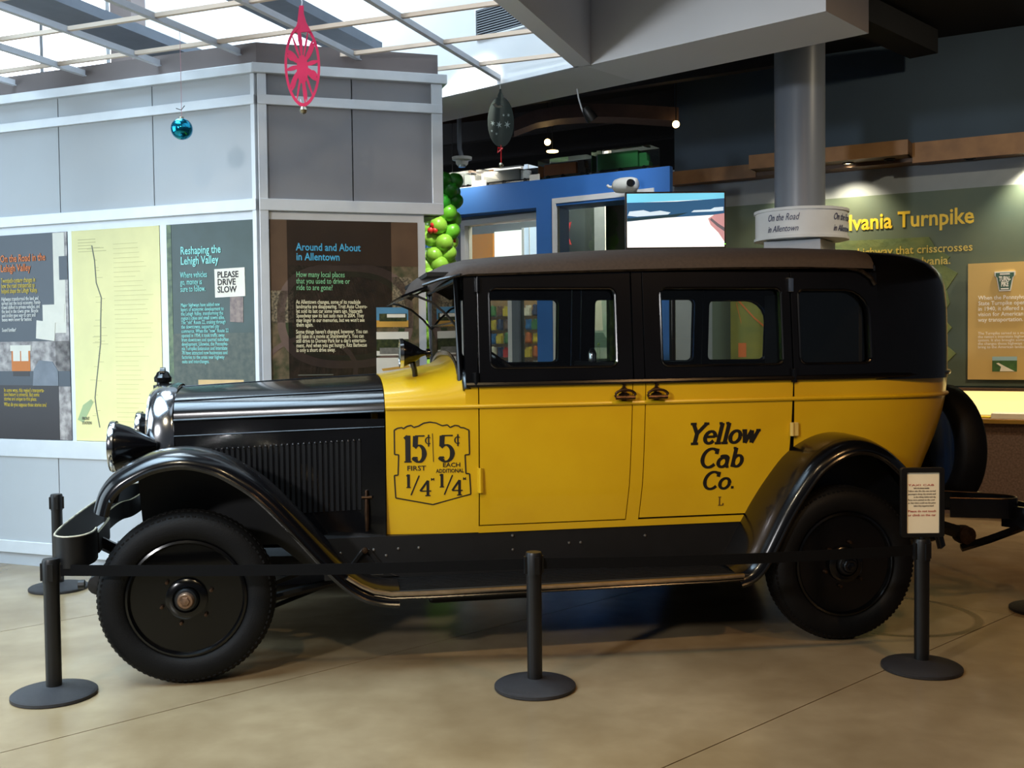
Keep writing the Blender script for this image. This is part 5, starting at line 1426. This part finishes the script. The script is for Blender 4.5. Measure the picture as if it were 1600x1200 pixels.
def case(x0, x1, h, label, y0=.04, y1=.26):
    e = wempty(BF, 'display_case', x0, 0, 2.98, label=label, cat='case')
    w_ = x1 - x0
    boxobj('case_base', WHITE if 'white' in label else BLACKM, e, 0, w_, y0, y1, 0, .012)
    MB().box(.004, w_ - .004, y0 + .003, y1 - .003, .013, h).build('case_cover', CASEG, e)
    return e


def truck(x0, x1, body, cabm, label, box_h=.12, y=.15, zb=2.993, tall=.8):
    e = wempty(BF, 'model_truck', x0, y, zb, label=label, cat='model truck')
    w_ = x1 - x0; cabw = min(.09, w_ * .26)
    boxobj('truck_chassis', BLACKM, e, .01, w_ - .01, -.03, .03, .018, .032)
    boxobj('truck_box', body, e, 0, w_ - cabw - .012, -.045, .045, .032, .032 + box_h, bevel=.003)
    MB().plate([[(w_ - cabw, .03), (w_, .03), (w_, .065), (w_ - .015, .075), (w_ - .025, .032 + box_h * tall), (w_ - cabw, .032 + box_h * tall)]], lambda a, b, t: (a, t, b), -.04, .04).build('truck_cab', cabm, e, bevel=.003)
    for q in (.04, w_ * .45, w_ - cabw * .5):
        MB().lathe([(0, -.046), (.018, -.046), (.018, -.03), (0, -.03)], (q, 0, .018), 'y', 14).build('truck_wheel', RUBBER, e)
        MB().lathe([(0, .046), (.018, .046), (.018, .03), (0, .03)], (q, 0, .018), 'y', 14).build('truck_wheel', RUBBER, e)
    return e


case(-2.42, -2.02, .165, 'clear case with white base on the left end of the blue ledge')
truck(-2.39, -2.06, mat('pale_truck_paint', (146, 156, 158), .5), mat('pale_truck_paint', (146, 156, 158)), 'pale box model truck in the leftmost ledge case', .115)
case(-1.97, -1.40, .16, 'clear case over the silver model truck on the blue ledge')
truck(-1.93, -1.43, mat('silver_truck_paint', (136, 140, 140), .4), WHITE, 'silver box model truck next to the pale one on the ledge', .10)
case(-1.30, -.80, .185, 'clear case over the orange model truck on the blue ledge')
truck(-1.27, -.84, mat('orange_truck_paint', (176, 96, 30), .5), mat('dark_truck_paint', (48, 30, 26), .5), 'orange and black model truck in the third ledge case', .10, tall=1.1)
case(-.76, -.20, .205, 'clear case over the green model truck on the blue ledge')
truck(-.73, -.24, mat('green_truck_paint', (24, 104, 44), .5), mat('green_truck_paint', (24, 104, 44)), 'long green model truck in the rightmost ledge case', .14)
for x0, w_, h_, lb in ((-2.0, .16, .055, 'small white caption card left of the silver truck case'), (-1.37, .10, .055, 'small white caption card between the silver and orange trucks')):
    o = boxobj('caption_card', PAPER, None, 0, w_, 0, .012, 0, h_); tag(o, lb, 'card')
    o.matrix_world = Matrix.Translation(wpt(BF, x0, .015, 2.981)) @ Matrix.Rotation(R(-32), 4, 'Z')
pj = wempty(BF, 'projector', -.32, -.16, 2.77, label='white rounded projector with a dark lens on the blue wall', cat='projector')
PW = mat('projector_white', (206, 206, 200), .45)
MB().lathe([(0, -.125), (.035, -.12), (.055, -.10), (.065, -.05), (.066, .0), (.062, .05), (.05, .09), (.035, .10), (0, .10)], (0, 0, .06), 'x', 24).build('projector_body', PW, pj, smooth=True)
MB().lathe([(0, 0), (.03, 0), (.032, .01), (.032, .05), (0, .05)], (.065, -.075, .065), 'y', 20).build('projector_lens', BZ, pj, smooth=True, auto=30)
MB().tube([(-.12, -.01, .05), (-.15, -.03, .055), (-.165, -.03, .07)], .012, 8).build('projector_lever', PW, pj, smooth=True)
MB().box(-.03, .03, .05, .16, .03, .09).build('wall_arm', PW, pj)
dm = empty('dome_camera', (-.40, 9.0, 0), 0, label='white dome security camera below the dark ceiling', cat='camera')
MB().lathe([(0, 3.09), (.085, 3.088), (.082, 3.065), (.055, 3.06), (.05, 3.03), (.03, 3.01), (0, 3.005)], (0, 0, 0), 'z', 28).build('dome_housing', PW, dm, smooth=True)
MB().lathe([(0, .0), (.03, .002), (.03, .02), (0, .03)], (0, -.02, 3.0), 'z', 14).build('dome_lens', LENS, dm, smooth=True)
MB().tube([(0, 0, 3.08), (-.02, 0, 3.16), (-.02, 0, 4.24)], .02, 10).build('dome_stem', mat('grey_conduit', (110, 116, 124), .5), dm, smooth=True)
sl = empty('spotlight', (.50, 7.55, 0), 0, label='black track spotlight hanging under the grey bulkhead', cat='lamp')
MB().tube([(-.02, 0, 3.31), (-.01, 0, 3.24), (.01, 0, 3.17), (.03, 0, 3.12)], .006, 6).build('lamp_arm', ALU, sl)
o = MB().lathe([(0, -.05), (.02, -.048), (.035, -.02), (.042, .02), (.044, .055), (.036, .055), (.03, .015), (0, 0)], (0, 0, 0), 'x', 20).build('lamp_head', BLACKM, sl, smooth=True, auto=40)
o.location = (.06, 0, 3.13); o.rotation_euler = (0, R(52), R(20))
GLOW = emit_mat('warm_bulb', (255, 214, 140), 10)
for i, (x, y, z, lb) in enumerate(((.41, 11.5, 3.68, 'small warm pendant bulb above the glowing disc in the dark shop ceiling'), (1.62, 10.4, 3.63, 'small warm bulb beside the slate wall edge'))):
    b = empty('pendant_bulb', (x, y, z), 0, lb, 'lamp')
    MB().lathe([(.035 * math.sin(math.pi * k / 8), -.035 * math.cos(math.pi * k / 8)) for k in range(9)], (0, 0, 0), 'z', 14).build('bulb', GLOW, b, smooth=True)
    MB().tube([(0, 0, .03), (0, 0, 4.245 - z)], .006, 6).build('cord', BLACKM, b)
b = empty('disc_light', (.45, 11.2, 3.52), 0, 'flat glowing disc lamp under the small pendant bulb', 'lamp')
MB().lathe([(0, 0), (.06, 0), (.062, .012), (0, .014)], (0, 0, 0), 'z', 20).build('disc_lens', GLOW, b, smooth=True)
MB().tube([(.0, 0, .012), (0, 0, .72)], .006, 6).build('disc_rod', BLACKM, b)
b = empty('ceiling_downlight', (-.62, 11.6, 3.2), 0, 'faint amber downlight in the dark near the dome camera', 'lamp')
MB().lathe([(0, 0), (.035, 0), (.037, .01), (0, .012)], (0, 0, 0), 'z', 14).build('downlight_lens', emit_mat('amber_lens', (255, 160, 60), 1.2), b)
MB().tube([(.0, 0, .01), (0, 0, 1.04)], .006, 6).build('downlight_rod', BLACKM, b)
# wreath-like bow in the dark shop window
wr_ = wempty(SF, 'green_garland', -2.02, -.3, 0, label='dark green garland with a red bow behind the shop glass', cat='garland')
MB().tube([(0, 0, 0.02), (0, 0, 2.86)], [.05, .11], 10).build('garland_body', mat('dark_pine', (18, 48, 28), .8, var=.4, scale=40), wr_, smooth=True)
MB().plate([[(.06, 2.58), (.17, 2.56), (.13, 2.66), (.17, 2.80), (.08, 2.76), (.05, 2.68)]], XZ, -.05, -.03).build('bow', mat('deep_red_bow', (150, 24, 30), .5), wr_)
MB().tube([(.08, -.06, 2.60), (.11, -.06, 2.64), (.08, -.06, 2.70), (.11, -.06, 2.73)], .006, 6).build('bow_edge', WHITE, wr_)
finish_texts()
